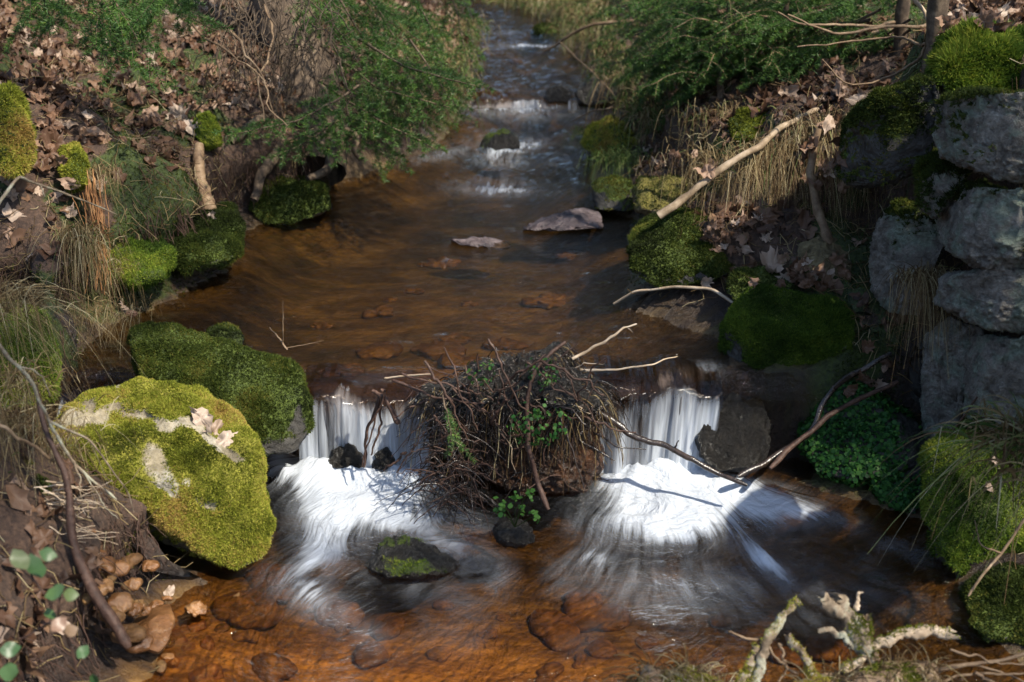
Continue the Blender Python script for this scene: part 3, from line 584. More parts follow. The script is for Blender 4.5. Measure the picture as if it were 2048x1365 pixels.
rock('e2', 'moss_cushion', 'small round bright moss cushion above the hanging orange roots', 'moss',
 [(116, 320), (125, 288), (150, 285), (165, 320), (172, 365), (140, 372)], 3.7, 3.8, .05, MS['dark'], (-2, -1, 5, .3), 6000, .011, M_mosslit, 43, sub=4, rough=.12)
rock('e3', 'moss_cushion', 'moss cushion on the bank at the top of the short root stump', 'moss',
 [(390, 270), (395, 238), (415, 230), (432, 250), (436, 285), (410, 292)], 4.6, 4.7, .06, MS['dark'], (-2, -1, 5, .3), 5000, .009, M_moss, 45, sub=4)
rock('e4', 'mossy_rock', 'low dark green mossy rock left of the stump at the waterside', 'rock',
 [(205, 520), (235, 482), (300, 472), (345, 498), (330, 555), (270, 572), (222, 555)], 3.9, 4.1, .12, MS['dark'], (-1.2, -.3, 5, .4), 14000, .009, M_moss, 47)
rock('e5', 'mossy_rock', 'rounded mossy rock at the foot of the short root stump', 'rock',
 [(325, 525), (338, 452), (400, 424), (468, 408), (484, 450), (480, 505), (430, 535), (370, 552)], 4.15, 4.4, .15, MS['dark'], (-1.2, -.3, 5, .4), 22000, .009, M_mossd, 49)
rock('e6', 'mossy_rock', 'mossy mound under the leaning spruce roots at the left waterline', 'rock',
 [(495, 425), (515, 378), (600, 343), (645, 368), (655, 418), (590, 448), (530, 450)], 4.85, 5.1, .15, MS['dark'], (-.6, .2, 5, .6), 9000, .010, M_mossd, 51)
rock('f1', 'mossy_boulder', 'boulder under straw coloured grass at the lower right edge', 'boulder',
 [(1858, 965), (1868, 905), (1920, 872), (2000, 852), (2110, 860), (2110, 1150), (1935, 1165), (1888, 1115), (1863, 1045)], 2.6, 2.95, .15, MS['dark'], (-.35, .05, 4, .5), 24000, .010, M_moss, 53, sub=6)
rock('f2', 'mossy_boulder', 'olive mossy boulder at the right edge above the driftwood', 'boulder',
 [(1932, 1205), (1948, 1160), (2000, 1140), (2110, 1135), (2110, 1295), (1990, 1280), (1943, 1248)], 2.32, 2.55, .12, MS['dark'], (-.9, -.2, 4, .4), 16000, .009, M_mossd, 55, sub=6)
rock('g1', 'earth_mound', 'mound of creeping green herbs below the wall beside crossed dark branches', 'mound',
 [(1605, 890), (1618, 805), (1655, 725), (1720, 705), (1795, 760), (1845, 860), (1862, 935), (1800, 965), (1700, 955), (1635, 935)], 3.0, 3.5, .12, MS['dark'], None, 0, seed=57, rough=.06)
rock('g2', 'earth_mound', 'low patch of green herbs at the water below the wall', 'mound',
 [(1742, 965), (1780, 930), (1850, 925), (1875, 1000), (1835, 1025), (1770, 1005)], 2.9, 3.05, .07, MS['dark'], None, 0, seed=59, rough=.06)
rock('h1', 'lichened_rock', 'dark rock deep in the hollow under the hanging dry grass', 'rock',
 [(1590, 540), (1600, 490), (1650, 470), (1700, 500), (1705, 560), (1650, 590)], 4.1, 4.2, .1, MS['brown'], seed=61)
rock('h2', 'mossy_rock', 'low mossy hump behind the square topped boulder with leaves', 'rock',
 [(1455, 575), (1475, 548), (1540, 535), (1610, 545), (1610, 575), (1520, 592), (1465, 595)], 3.85, 4.0, .06, MS['dark'], (-.1, .6, 7, .9), 3500, .009, M_mossd, 63)
rock('h3', 'mossy_rock', 'sunlit yellow green moss hump among grass on the right bank', 'rock',
 [(1465, 250), (1475, 225), (1510, 218), (1545, 235), (1540, 270), (1500, 285), (1470, 280)], 5.1, 5.3, .1, MS['dark'], (-1.5, -.6, 5, .4), 7000, .011, M_mosslit, 65)
rock('h4', 'mossy_rock', 'dark mossy stone at the water beyond the grass upstream right', 'rock',
 [(1062, 72), (1075, 52), (1110, 48), (1130, 68), (1120, 78)], 8.7, 8.9, .1, MS['dark'], (-1, 0, 5, .4), 1500, .014, M_mossd, 67, sub=4)
rock('c1', 'wet_rock', 'tiny stone sprouting a green herb in the lower pool below the debris', 'rock',
 [(985, 1060), (1005, 1042), (1040, 1038), (1065, 1055), (1070, 1085), (1030, 1095), (995, 1085)], 2.72, 2.8, .05, MS['wet'], seed=69, sub=4)
rock('s1', 'mossy_rock', 'dark mossy hump under the thin stems at the left edge', 'rock',
 [(-60, 950), (30, 925), (90, 965), (108, 1050), (85, 1120), (-60, 1130)], 2.3, 2.45, .1, MS['dark'], (-.8, 0, 5, .8), 14000, .009, M_mossd, 171, sub=5, rough=.06)
rock('s2', 'mossy_rock', 'moss covered ledge under the straw grass at the left edge', 'rock',
 [(-60, 640), (30, 600), (90, 640), (110, 720), (95, 800), (-60, 830)], 2.75, 2.95, .1, MS['dark'], (-.8, 0, 5, .8), 14000, .009, M_moss, 173, sub=5, rough=.06)
# orange cobbles at the lower left
rock('o1', 'rusty_cobble', 'largest orange brown cobble standing half out of the shallows', 'stone',
 [(258, 1240), (300, 1215), (340, 1207), (350, 1240), (335, 1290), (318, 1308), (268, 1295)], 2.24, 2.36, .07, MS['orange'], seed=71, rough=.015, cuts=9, box=.45, fine=.001)
rock('o2', 'rusty_cobble', 'knobbly orange cobble behind the largest one near the bank', 'stone',
 [(198, 1205), (215, 1188), (255, 1185), (272, 1205), (262, 1228), (215, 1232)], 2.42, 2.5, .05, MS['orange'], seed=73, rough=.04, cuts=8, fine=.0015)
rock('o3', 'rusty_cobble', 'small rounded orange cobble right of the knobbly one', 'stone',
 [(262, 1195), (275, 1186), (300, 1190), (302, 1208), (275, 1214)], 2.46, 2.5, .03, MS['orange'], seed=74, sub=4)
rock('o4', 'rusty_cobble', 'sharp orange stone awash at the edge of the lower pool', 'stone',
 [(372, 1218), (392, 1195), (412, 1212), (415, 1228), (390, 1232)], 2.4, 2.46, .03, MS['orange'], seed=75, sub=4, cuts=9)
# --- dry stone wall: one thing, each block a part
wall = empty('stone_wall', aty(1900, 900, 3.4), 'rough dry stone wall of grey lichened blocks on the right', 'wall')
def wy(p): return 3.5 - (p - 1745) / 315. * .8
for k, (poly, th, mt, ms, nm, kw) in enumerate([
 ([(1868, 262), (1880, 200), (1940, 182), (2090, 186), (2090, 378), (2000, 368), (1920, 332), (1880, 312)], .16, 'grey', (.2, .8, 5, .9), 5000, {}),
 ([(1862, 430), (1880, 392), (1960, 366), (2090, 395), (2090, 550), (1960, 538), (1888, 505)], .17, 'grey', (.35, .9, 4, .9), 5000, {}),
 ([(1738, 520), (1750, 450), (1790, 398), (1850, 405), (1884, 470), (1866, 560), (1838, 642), (1775, 632), (1742, 585)], .14, 'grey', (.5, 1., 4, .8), 1500, {}),
 ([(1862, 605), (1878, 548), (1960, 534), (2090, 548), (2090, 672), (1980, 664), (1900, 625)], .16, 'grey', None, 0, {}),
 ([(1838, 765), (1852, 662), (1900, 624), (1948, 650), (1938, 760), (1912, 865), (1882, 915), (1846, 885)], .12, 'grey', None, 0, {}),
 ([(1926, 725), (1948, 666), (2090, 672), (2090, 860), (1980, 870), (1922, 835)], .13, 'grey', None, 0, {}),
 ([(1835, 345), (1850, 300), (1880, 300), (1925, 345), (1930, 385), (1870, 440), (1840, 420)], .10, 'grey', (-.2, .5, 5, .8), 4000, {}),
 ([(1655, 350), (1680, 250), (1760, 180), (1870, 150), (1885, 250), (1850, 335), (1790, 372), (1700, 380)], .16, 'dark', (-.2, .6, 5, .8), 10000, {}),
 ([(1755, 640), (1780, 625), (1850, 640), (1850, 800), (1840, 900), (1790, 780)], .08, 'dark', None, 0, {}),
 ([(1870, 905), (1890, 860), (2090, 850), (2090, 1010), (1900, 1000)], .1, 'dark', (-.5, .2, 4, .5), 4000, {}),
]):
    xm = sum(p[0] for p in poly) / len(poly); ym = sum(p[1] for p in poly) / len(poly); poly = [(xm + (a - xm) * .95, ym + (b - ym) * .93) for a, b in poly]
    o = rock('w%d' % k, 'stone_block', None, None, poly, wy(xm) - .06, wy(xm) + .04, th, MS[mt], ms, nm, .010, M_mossd, 80 + k, parent=wall, sub=6, rough=.018, box=.26, kx=-1.7, cuts=4, fine=.007, planes=[(-.30, -.95, .10, 62), (-.8, -.6, 0, 84)])
rock('cap', 'moss_hummock', 'thick bright green moss hummock capping the stone wall', 'moss',
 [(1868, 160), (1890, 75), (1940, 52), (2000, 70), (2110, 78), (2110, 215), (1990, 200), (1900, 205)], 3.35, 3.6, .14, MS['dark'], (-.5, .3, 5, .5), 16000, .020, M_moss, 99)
for k, (x0, y0, x1, y1) in enumerate([(2105, 480, 2300, 600), (2100, 615, 2290, 730), (2100, 745, 2320, 900)]):
    c_ = 14; rock('x%d' % k, 'stone_block', None, None, [(x0, y0 + c_), (x0 + 30, y0), (x1 - 30, y0 + 8), (x1, y0 + 30), (x1 - 8, y1 - 20), (x1 - 40, y1), (x0 + 30, y1 - 6), (x0 + 6, y1 - 26)], wy((x0 + x1) / 2) - .03, wy((x0 + x1) / 2) + .04, .15, MS['grey'], None, 0, parent=wall, sub=5, rough=.02, box=.26, kx=-1.7, cuts=4, fine=.007, seed=140 + k)
# --- submerged cobbles on the bed and gravel at the left edge
for k in range(84):
    if k < 40: px, py = RG.uniform(190, 430), RG.uniform(1195, 1360); r_ = RG.uniform(.010, .036); zz = .0
    else: px, py = RG.uniform(330, 1750), RG.uniform(1150, 1364); r_ = .012 + .075 * RG.random() ** 2.2; zz = -.06
    p = atz(px, py, zz); g_ = float(gnd(p[0], p[1])); V, Fc = ico(4); V = V * np.array([1, RG.uniform(.6, .9), .55 if k < 40 else .34]) * r_
    V = V + nrm(V) * (r_ * .30 * fbm(V / r_ * 1.1, 200 + k, 3))[:, None]; a_ = RG.uniform(0, 6); V = V @ np.array([[math.cos(a_), math.sin(a_), 0], [-math.sin(a_), math.cos(a_), 0], [0, 0, 1]])
    c_ = np.array([p[0], p[1], g_ - r_ * (.05 if k < 40 else -.15)]); o = mesh('bed_cobble', V + c_, Fc, MS['orange' if k < 40 and k % 3 else 'bed'], None, True, {'moss': V[:, 0] * 0}, origin=c_)
    if k < 40: tagit(o, 'small orange pebble among the cobbles at the lower left waterline', 'stone', 'orange pebbles at the lower left')
    else: tagit(o, 'rounded orange brown cobble lying under the lower pool', 'stone', 'cobbles under the lower pool')
for k in range(20):
    px, py = RG.uniform(480, 1250), 430 + 290 * RG.random() ** .8; p = atz(px, py, L1 - .1); r_ = RG.uniform(.02, .07); g_ = float(gnd(p[0], p[1])); V, Fc = ico(4)
    if g_ > L1 - .05: continue
    V = V * np.array([1.2, .8, .3]) * r_; V = V + nrm(V) * (r_ * .45 * fbm(V / r_ * 1.5, 500 + k, 4))[:, None]; c_ = np.array([p[0], p[1], g_ + r_ * .1])
    tagit(mesh('bed_cobble', V + c_, Fc, MS['bed'], None, True, {'moss': V[:, 0] * 0}, origin=c_), 'flat brown cobble lying under the amber water of the upper pool', 'stone', 'cobbles under the upper pool')
# ------------------------------------------------------------------ sticks, branches
def cm(pts): return np.array([aty(a, b, min(c, hit(min(max(a, 0), 2048), b)[1] - .03) if -50 < b < 1365 else c) for a, b, c in pts])
def stick(name, label, cat, pts, r0, r1, mat, seed=0, jit=.01, side=(), group=None, K=36, n=8, knots=True):
    P = smoothpath(cm(pts), K, jit, seed); rr = np.linspace(r0, r1, K) * (1 + (.16 * fbm(np.stack([np.arange(K) * .5, np.full(K, seed * 3.3), np.zeros(K)], -1), seed, 3) if knots else 0))
    rr[-1] *= .6; b = Bag(); V, q = tubes(P, rr, n); b.add(V, q)
    for endi in (0, K - 1): b.add(np.concatenate([V[endi * n:(endi + 1) * n], P[endi:endi + 1]]), np.stack([np.arange(n), (np.arange(n) + 1) % n, np.full(n, n)], -1))
    if not side:
        e = b.build(name, mat, None, origin=P[0]); return tagit(e, label, cat, group), P
    e = empty(name, P[0], label, cat, group); b.build('stem', mat, e)
    for k, (t, pts2, r2) in enumerate(side):
        i = int(t * (K - 1)); Q = np.concatenate([P[i:i + 1], cm(pts2)]); Q = smoothpath(Q, 20, jit * .6, seed + 20 + k); V, q = tubes(Q, np.linspace(r2, r2 * .35, 20)[None], 6); c = Bag(); c.add(V, q); c.build('side_twig', mat, e)
    return e, P
stick('fallen_pole', 'long pale pole leaning from the spruce onto the mossy block', 'branch', [(1318, 432, 3.86), (1400, 370, 3.88), (1480, 312, 3.92), (1560, 258, 4.0), (1640, 212, 4.15)], .014, .008, M_pole, 3, .014)
stick('broken_branch', 'thick bare broken branch pointing down over the hollow under the grass', 'branch', [(1636, 258, 3.8), (1618, 350, 3.75), (1640, 430, 3.7), (1657, 488, 3.66)], .012, .015, M_twig, 5, .006)
stick('dark_branch', 'grey black curved branch crossing the green herb mound', 'branch', [(1782, 708, 3.25), (1700, 745, 3.2), (1650, 800, 3.1), (1620, 870, 3.05), (1540, 915, 2.98), (1480, 955, 2.92)], .008, .009, M_wet, 7, .008)
stick('dark_branch', 'brown lower branch crossing the green herb mound', 'branch', [(1795, 765, 3.2), (1720, 800, 3.12), (1660, 830, 3.06), (1600, 880, 3.0), (1540, 935, 2.92)], .006, .008, M_red, 9, .006)
stick('wet_branch', 'black forked branch reaching from the debris across the right waterfall', 'branch', [(1195, 825, 3.0), (1260, 872, 2.97), (1330, 892, 2.94), (1400, 925, 2.9), (1490, 970, 2.85)], .010, .006, M_wet, 11, .008,
      [(.55, [(1345, 905, 2.93), (1355, 880, 2.93)], .004), (.05, [(1180, 860, 2.95), (1230, 895, 2.9), (1290, 900, 2.9)], .004), (.02, [(1150, 880, 2.95), (1200, 905, 2.93), (1228, 922, 2.92)], .005)])
stick('dead_stick', 'pale forked stick rising from the debris over the stream', 'stick', [(1145, 718, 3.12), (1200, 690, 3.14), (1245, 655, 3.18), (1276, 650, 3.2)], .005, .0025, M_pale, 13, .004, [(.85, [(1265, 665, 3.2)], .0018)])
stick('dead_stick', 'thin pale stick lying right of the debris toward the bank', 'stick', [(1160, 740, 3.15), (1240, 740, 3.17), (1310, 728, 3.2), (1355, 712, 3.25)], .004, .0015, M_pale, 15, .004)
stick('dead_stick', 'thin straw stick lying left of the debris over the left waterfall', 'stick', [(770, 757, 3.18), (820, 752, 3.15), (865, 748, 3.12)], .003, .002, M_pale, 17, .002)
stick('red_branch', 'long reddish stem arching down the middle of the debris into the pool', 'branch', [(1130, 685, 2.98), (1070, 740, 2.9), (1052, 800, 2.88), (1060, 900, 2.84), (1075, 970, 2.82), (1100, 1022, 2.78)], .0045, .008, M_red, 19, .006)
stick('red_branch', 'thick brown stick with bark hanging over the left waterfall', 'branch', [(745, 782, 3.0), (770, 795, 2.98), (785, 825, 2.97), (797, 850, 2.96)], .005, .008, M_red, 21, .003)
for k, (pts, r_) in enumerate([([(765, 780), (740, 850), (727, 935)], .006), ([(765, 790), (760, 850), (740, 910)], .004), ([(770, 780), (755, 820), (735, 890), (722, 935)], .003), ([(812, 905), (790, 925), (765, 942)], .004), ([(830, 890), (812, 915), (795, 942)], .003), ([(860, 800), (820, 815), (790, 835)], .003), ([(842, 900), (840, 950)], .002)]):
    stick('hanging_twig', 'thin dark red twig hanging in front of the left waterfall', 'twig', [(a, b, 3.0 - .012 * k) for a, b in pts], r_, r_ * .6, M_red, 30 + k, .006, group='twigs over the left waterfall')
stick('dead_stick', 'thin arched root over the wet gravel by the square topped boulder', 'stick', [(1228, 608, 3.75), (1270, 583, 3.72), (1350, 574, 3.7), (1420, 577, 3.65), (1475, 610, 3.55)], .004, .005, M_pale, 41, .002)
stick('dead_branch', 'bare branch reaching over the upstream water from the right bank', 'branch', [(1270, 43, 7.2), (1190, 47, 7.3), (1130, 75, 7.4), (1088, 102, 7.5)], .012, .006, M_twig, 43, .01, [(.3, [(1200, 70, 7.3), (1170, 95, 7.3)], .004)])
stick('dead_stick', 'fine straight stem slanting down beside the round stone upstream', 'stick', [(1120, 85, 6.6), (1180, 140, 6.4), (1235, 200, 6.2)], .004, .003, M_twig, 45, .006)
stick('dead_stick', 'thin twig dipping into the stream from the right bank', 'stick', [(1225, 215, 6.1), (1180, 225, 6.15), (1142, 243, 6.15)], .005, .003, M_twig, 47, .004)
stick('dead_stick', 'small forked stick stuck upright at the lip left of the left waterfall', 'stick', [(575, 700, 3.2), (560, 680, 3.22), (538, 655, 3.25)], .003, .002, M_twig, 49, .003, [(.3, [(566, 660, 3.2), (565, 602, 3.22)], .002), (.1, [(610, 690, 3.2), (648, 682, 3.2)], .0015)])
stick('root_stump', 'short pale stump of root standing out of the left bank', 'stump', [(398, 290, 4.5), (400, 340, 4.42), (408, 390, 4.38), (418, 428, 4.35)], .017, .030, M_twig, 51, .01, K=20, n=14)
stick('vine_stem', 'brown woody vine hanging down at the left edge to the orange cobbles', 'vine', [(70, 770, 2.35), (95, 860, 2.3), (120, 930, 2.27), (140, 1010, 2.24), (150, 1110, 2.2), (190, 1200, 2.17), (240, 1265, 2.15), (262, 1298, 2.14)], .004, .014, M_red, 53, .006)
stick('dead_branch', 'grey branching stem over the left side of the sunlit boulder', 'branch', [(-20, 670, 2.2), (60, 760, 2.25), (100, 850, 2.28), (150, 930, 2.3), (205, 975, 2.32), (235, 1000, 2.33)], .004, .003, M_lich, 55, .008,
      [(.5, [(180, 880, 2.3), (260, 985, 2.3), (265, 1025, 2.3)], .003), (.7, [(160, 960, 2.3), (165, 1005, 2.28)], .003), (.8, [(215, 1020, 2.3), (235, 1040, 2.3)], .002), (.2, [(80, 740, 2.25), (100, 800, 2.25), (95, 785, 2.25)], .002)])
stick('dead_branch', 'pale bowed twig crossing in front of the upper left bank', 'branch', [(-10, 420, 2.6), (35, 350, 2.65), (60, 365, 2.7), (150, 395, 2.8), (235, 430, 2.9)], .004, .0015, M_lich, 57, .003, [(.45, [(90, 395, 2.7)], .002)])
stick('dead_branch', 'thin long stem leaning across the left picture edge above the boulder', 'branch', [(-10, 845, 2.2), (60, 890, 2.25), (110, 925, 2.3)], .004, .003, M_twig, 59, .004)
# spray of dry spruce twigs at lower left
e = empty('dead_spruce_twig', aty(80, 1080, 2.3), 'fan of bare tan spruce twigs under the left of the big boulder', 'twigs'); b = Bag()
for k in range(46):
    y0 = RG.uniform(960, 1150); p0 = aty(RG.uniform(60, 110), y0, 2.3 + RG.uniform(-.05, .05)); L_ = RG.uniform(60, 150); a_ = RG.uniform(-.35, .6)
    p1 = aty(90 + L_ * math.cos(a_), y0 + L_ * math.sin(a_), 2.3 + RG.uniform(-.08, .08)); pm = (p0 + p1) / 2 + RG.normal(size=3) * .01
    V, q = tubes(smoothpath([p0, pm, p1], 10, .006, k)[None], np.linspace(.0016, .0007, 10)[None], 4); b.add(V, q)
b.build('twig', M_pale, e)
# --- foreground driftwood at the lower right
dw = empty('driftwood', aty(1700, 1340, 2.0), 'pile of lichened broken branches and matted straw in the foreground', 'driftwood')
for k, (pts, r0, r1, mt) in enumerate([
 ([(1500, 1370), (1530, 1290), (1560, 1240), (1595, 1205)], .016, .010, M_lich), ([(1480, 1370), (1500, 1330), (1512, 1290)], .012, .010, M_lich),
 ([(1650, 1205), (1690, 1235), (1720, 1290), (1760, 1345)], .016, .020, M_lich), ([(1680, 1200), (1700, 1225), (1725, 1250), (1730, 1310)], .017, .018, M_lich),
 ([(1900, 1268), (1850, 1262), (1790, 1268), (1750, 1300), (1690, 1350)], .015, .014, M_pale), ([(1580, 1278), (1605, 1310), (1640, 1370)], .010, .016, M_lich),
 ([(1645, 1262), (1690, 1275), (1720, 1300)], .008, .014, M_lich), ([(1722, 1185), (1712, 1225)], .004, .006, M_pale), ([(1735, 1240), (1745, 1290), (1750, 1370)], .012, .014, M_twig),
 ([(1460, 1265), (1520, 1280), (1550, 1310), (1590, 1350)], .003, .004, M_twig), ([(1560, 1290), (1575, 1330), (1560, 1365)], .004, .003, M_twig)]):
    P = smoothpath(cm([(a, b_, 1.98 + .0006 * (1365 - b_)) for a, b_ in pts]), 60, .007, 70 + k); b = Bag(); V, q = tubes(P, np.linspace(r0, r1, 60) * .7, 16); Nv, _ = vnormals(V, q[:, :3]); V = V + Nv * (r0 + r1)* .5 * (.26 * fbm(V * 30, 31 + k, 3) + .22 * fbm(V * 170, 5, 2))[:, None]; b.add(V, q)
    V[:16] += nrm(P[0] - P[3]) * RG.uniform(-.2, 1.3, (16, 1)) * r0; b.V[0] = V
    b.add(np.concatenate([V[:16], P[:1]]), np.stack([np.arange(16), (np.arange(16) + 1) % 16, np.full(16, 16)], -1)); br_ = b.build('branch', mt, dw)
    if r0 > .008:
        wv_ = np.clip(Nv[:, 2] + 1.3 * fbm(V * 14, 55, 2) - .5, 0, 1); p_m, n_m = sample(V, np.concatenate([q[:, :3], q[:, [0, 2, 3]]]), 500, RG, wv_)
        if len(p_m): tufts(p_m, n_m, .005, RG).build('moss', M_mosslit, dw)
hp, hf = rockgeo([(1520, 1420), (1600, 1375), (1690, 1365), (1760, 1325), (1870, 1320), (1890, 1420)], 1.9, 2.0, .05, 101, 5, .08); mesh('mat_of_roots', hp, hf, M_twig, dw, True)
hp2, hf2 = rockgeo([(1240, 1420), (1290, 1345), (1350, 1335), (1440, 1375), (1480, 1420)], 1.9, 1.98, .05, 102, 5, .08); mesh('mat_of_roots', hp2, hf2, M_twig, dw, True)
for hv, hf_ in ((hp, hf), (hp2, hf2)):
    p, n_ = sample(hv, hf_, 900, RG); K = 7; t = np.linspace(0, 1, K)[None, :, None]; D = nrm(n_ * .5 + RG.normal(size=n_.shape) * .7); ln = RG.uniform(.03, .09, (len(p), 1, 1))
    P = p[:, None] + D[:, None] * t * ln + np.array([0, 0, -.045]) * t ** 2; V, q = tubes(P, np.full((len(p), K), .0011), 3); b = Bag(); b.add(V, q, np.repeat(RG.random(len(p)), K * 3)); b.build('straw', M_grass, dw)
    p, n_ = sample(hv, hf_, 5000, RG, np.clip(vnormals(hv, hf_)[0][:, 2] * 1. + fbm(hv * 12, 5, 2) * 1.4 - .5, 0, 1)); tufts(p, n_, .006, RG).build('moss', M_mosslit, dw)
for k, (pts, r_) in enumerate([([(1560, 1380), (1680, 1350), (1860, 1345), (1980, 1320), (2080, 1300)], .006), ([(1880, 1365), (1940, 1350), (2080, 1340)], .003), ([(1900, 1300), (1980, 1320), (2070, 1325)], .0025), ([(1950, 1345), (2010, 1380)], .004), ([(1830, 1380), (1900, 1330), (1960, 1330), (2060, 1365)], .003)]):
    stick('foreground_twig', 'thin bare twig lying at the bottom right corner', 'twig', [(a, b_, 2.0) for a, b_ in pts], r_, r_ * .6, M_twig, 90 + k, .006, group='twigs at the bottom right corner')
stick('hanging_twig', 'forked bare twig hanging below the straw covered boulder on the right', 'twig', [(2060, 1020, 2.45), (2000, 1110, 2.42), (1975, 1140, 2.4), (1937, 1192, 2.38)], .004, .003, M_twig, 97, .004, [(.5, [(1960, 1090, 2.4), (1950, 1040, 2.42)], .003)])
stick('bent_twig', 'thin angled red stem in front of the stone wall', 'twig', [(1880, 900, 2.9), (1950, 800, 2.9), (2008, 726, 2.9), (2060, 770, 2.9)], .003, .002, M_red, 98, .003)
# ------------------------------------------------------------------ debris pile between the falls
deb = empty('debris_dam', aty(1030, 960, 2.95), 'dark tangle of roots straw and twigs lodged between the two waterfalls', 'debris')
dv, df_ = rockgeo([(835, 800), (870, 772), (925, 752), (970, 722), (1030, 728), (1085, 716), (1125, 692), (1150, 736), (1190, 768), (1222, 800), (1185, 822), (1120, 812), (1030, 822), (960, 815), (890, 828)], 2.98, 3.2, .13, 111, 6, .07, fine=.014, cuts=2)
mesh('root_mat', dv, df_, MS['wet'], deb, True, {'moss': dv[:, 0] * 0})
lv_, lf_ = rockgeo([(905, 830), (960, 800), (1080, 800), (1180, 810), (1200, 880), (1195, 940), (1165, 982), (1060, 992), (985, 965), (950, 900)], 2.98, 3.14, .10, 112, 6, .07, fine=.010, cuts=5)
mesh('wet_stone', lv_, lf_, MS['rust'], deb, True, {'moss': lv_[:, 0] * 0})
def strands(n, mask, ln, down, r_, mat, name, spread=.7, parent=deb, V0=dv, F0=df_, K=9, up=.5, lift=0.):
    p, n_ = sample(V0, F0, n, RG, mask); t = np.linspace(0, 1, K)[None, :, None]; D = nrm(n_ * up * .3 + np.array([0, -.10, -.15 + lift]) + RG.normal(size=n_.shape) * np.array([1.1, .25, .6]) * spread)
    l = RG.uniform(.25, 1.2, (n, 1, 1)) ** 1.3 * ln; P = p[:, None] + D[:, None] * t * l + np.array([0, 0, -down]) * t ** 2 * l / ln
    P = P + .10 * ln * fbm(P * 60, 5, 2)[..., None] * t * RG.normal(size=(n, 1, 3)) + .12 * ln * fbm(P * 9, 5, 2)[..., None] * t * RG.normal(size=(n, 1, 3))
    V, q = tubes(P, (RG.uniform(.5, 1.5, (n, 1)) * r_) * np.linspace(1, .5, K)[None], 4); b = Bag(); b.add(V, q, np.repeat(RG.random(n), K * 4)); return b.build(name, mat, parent)
tz = dv[:, 2]; lz = lv_[:, 2]
strands(2400, None, .060, .075, .0012, M_wet, 'fine_roots')
strands(420, sst(.18, .30, tz), .08, .16, .0012, M_grass, 'dead_grass')
strands(100, None, .12, .08, .0024, M_wet, 'dark_twigs', .9)
for k in range(26): strands(1, None, .12, .08, .0018, M_red, 'red_twig', .9)
for k in range(16): strands(1, None, .16, .04, .0015, M_pale, 'pale_twig', .9, lift=.2)
strands(200, np.clip(.3 - lv_[:, 0] * 1.5 + .6 * fbm(lv_ * 9, 3, 2), 0, 1), .09, .10, .0012, M_wet, 'hanging_roots', V0=lv_, F0=lf_)
for k in range(26): strands(1, None, .14, .06, .0018, M_red, 'red_twig', .9, V0=lv_, F0=lf_)
for k in range(34):
    sb_ = Bag()
    a_ = RG.uniform(865, 1200); c_ = RG.uniform(735, 900); an = RG.choice([-1, 1]) * RG.uniform(.2, 1.3); L_ = RG.uniform(60, 190); Y_ = RG.uniform(2.84, 2.95)
    P = smoothpath([aty(a_ - L_ / 2 * math.cos(an), c_ - L_ / 2 * math.sin(an), Y_ + .04), aty(a_ + 8 * RG.normal(), c_ + 8 * RG.normal(), Y_), aty(a_ + L_ / 2 * math.cos(an), c_ + L_ / 2 * math.sin(an), Y_ - .01)], 20, .012, k + 900)
    r_ = RG.uniform(.0015, .0045); V, q = tubes(P, np.linspace(r_, r_ * .6, 20)[None] * (1 + .12 * RG.normal(size=20)), 6); sb_.add(V, q); sb_.build('stick', M_red, deb)
# left straggling tangle that trails into the pool
V2, F2 = rockgeo([(850, 840), (900, 820), (960, 850), (940, 960), (930, 1010), (880, 1000), (862, 920)], 2.84, 2.95, .06, 113, 5, .12)
strands(110, None, .12, .04, .0017, M_red, 'red_twigs', 1., V0=V2, F0=F2); strands(150, None, .10, .06, .0016, M_wet, 'dark_twigs', 1., V0=V2, F0=F2)
def roundleaves(P, Nn, r_, rng, n=6, lean=.5):
    N_ = nrm(Nn + lean * rng.normal(size=P.shape)); A = nrm(np.cross(N_, rng.normal(size=P.shape))); B = np.cross(N_, A); th = np.arange(n) / n * 2 * math.pi
    rr = (r_ * rng.uniform(.5, 1.3, (len(P), 1, 1)))
    V = P[:, None] + rr * (np.cos(th)[None, :, None] * A[:, None] + np.sin(th)[None, :, None] * B[:, None]); V = V + N_[:, None] * rr * .25 * (np.arange(n) % 2)[None, :, None]
    return V.reshape(-1, 3), np.arange(len(P) * n).reshape(-1, n)
def leafpatch(name, poly, Yb, Yt, n, r_, parent=None, mat=None, seed=5, th=.05, label=None):
    v_, f_ = rockgeo(poly, Yb, Yt, th, seed, 4, .1); p, n_ = sample(v_, f_, n, RG, np.clip(-vnormals(v_, f_)[0][:, 1] + .4, 0, 1)); p = p + n_ * RG.uniform(0, .02, (n, 1)); V, f = roundleaves(p, n_, r_, RG); b = Bag(); b.add(V, f, np.repeat(RG.random(n), 6))
    return b.build(name, mat or M_herb, parent)
leafpatch('green_leaves', [(1015, 830), (1050, 815), (1110, 810), (1130, 850), (1090, 880), (1030, 870)], 2.78, 2.84, 170, .005, deb, seed=114)
leafpatch('green_leaves', [(1060, 730), (1100, 725), (1110, 750), (1080, 765)], 2.88, 2.94, 80, .005, deb, seed=115)
leafpatch('green_leaves', [(945, 730), (975, 725), (980, 750), (950, 755)], 2.88, 2.94, 40, .005, deb, seed=116)
SPRIG = 1
e = empty('herb_seedling', aty(1030, 1050, 2.7), 'tiny bright green herb growing on the stone in the lower pool', 'plant')
b = Bag()
for a_, b_ in ((1005, 1012), (1030, 1000), (1060, 985), (1045, 1020), (1068, 1032), (1000, 1020)):
    V, q = tubes(smoothpath([aty(1030, 1055, 2.72), aty((a_ + 1030) / 2, b_ + 12, 2.7), aty(a_, b_, 2.69)], 8)[None], np.full((1, 8), .0012), 4); b.add(V, q)
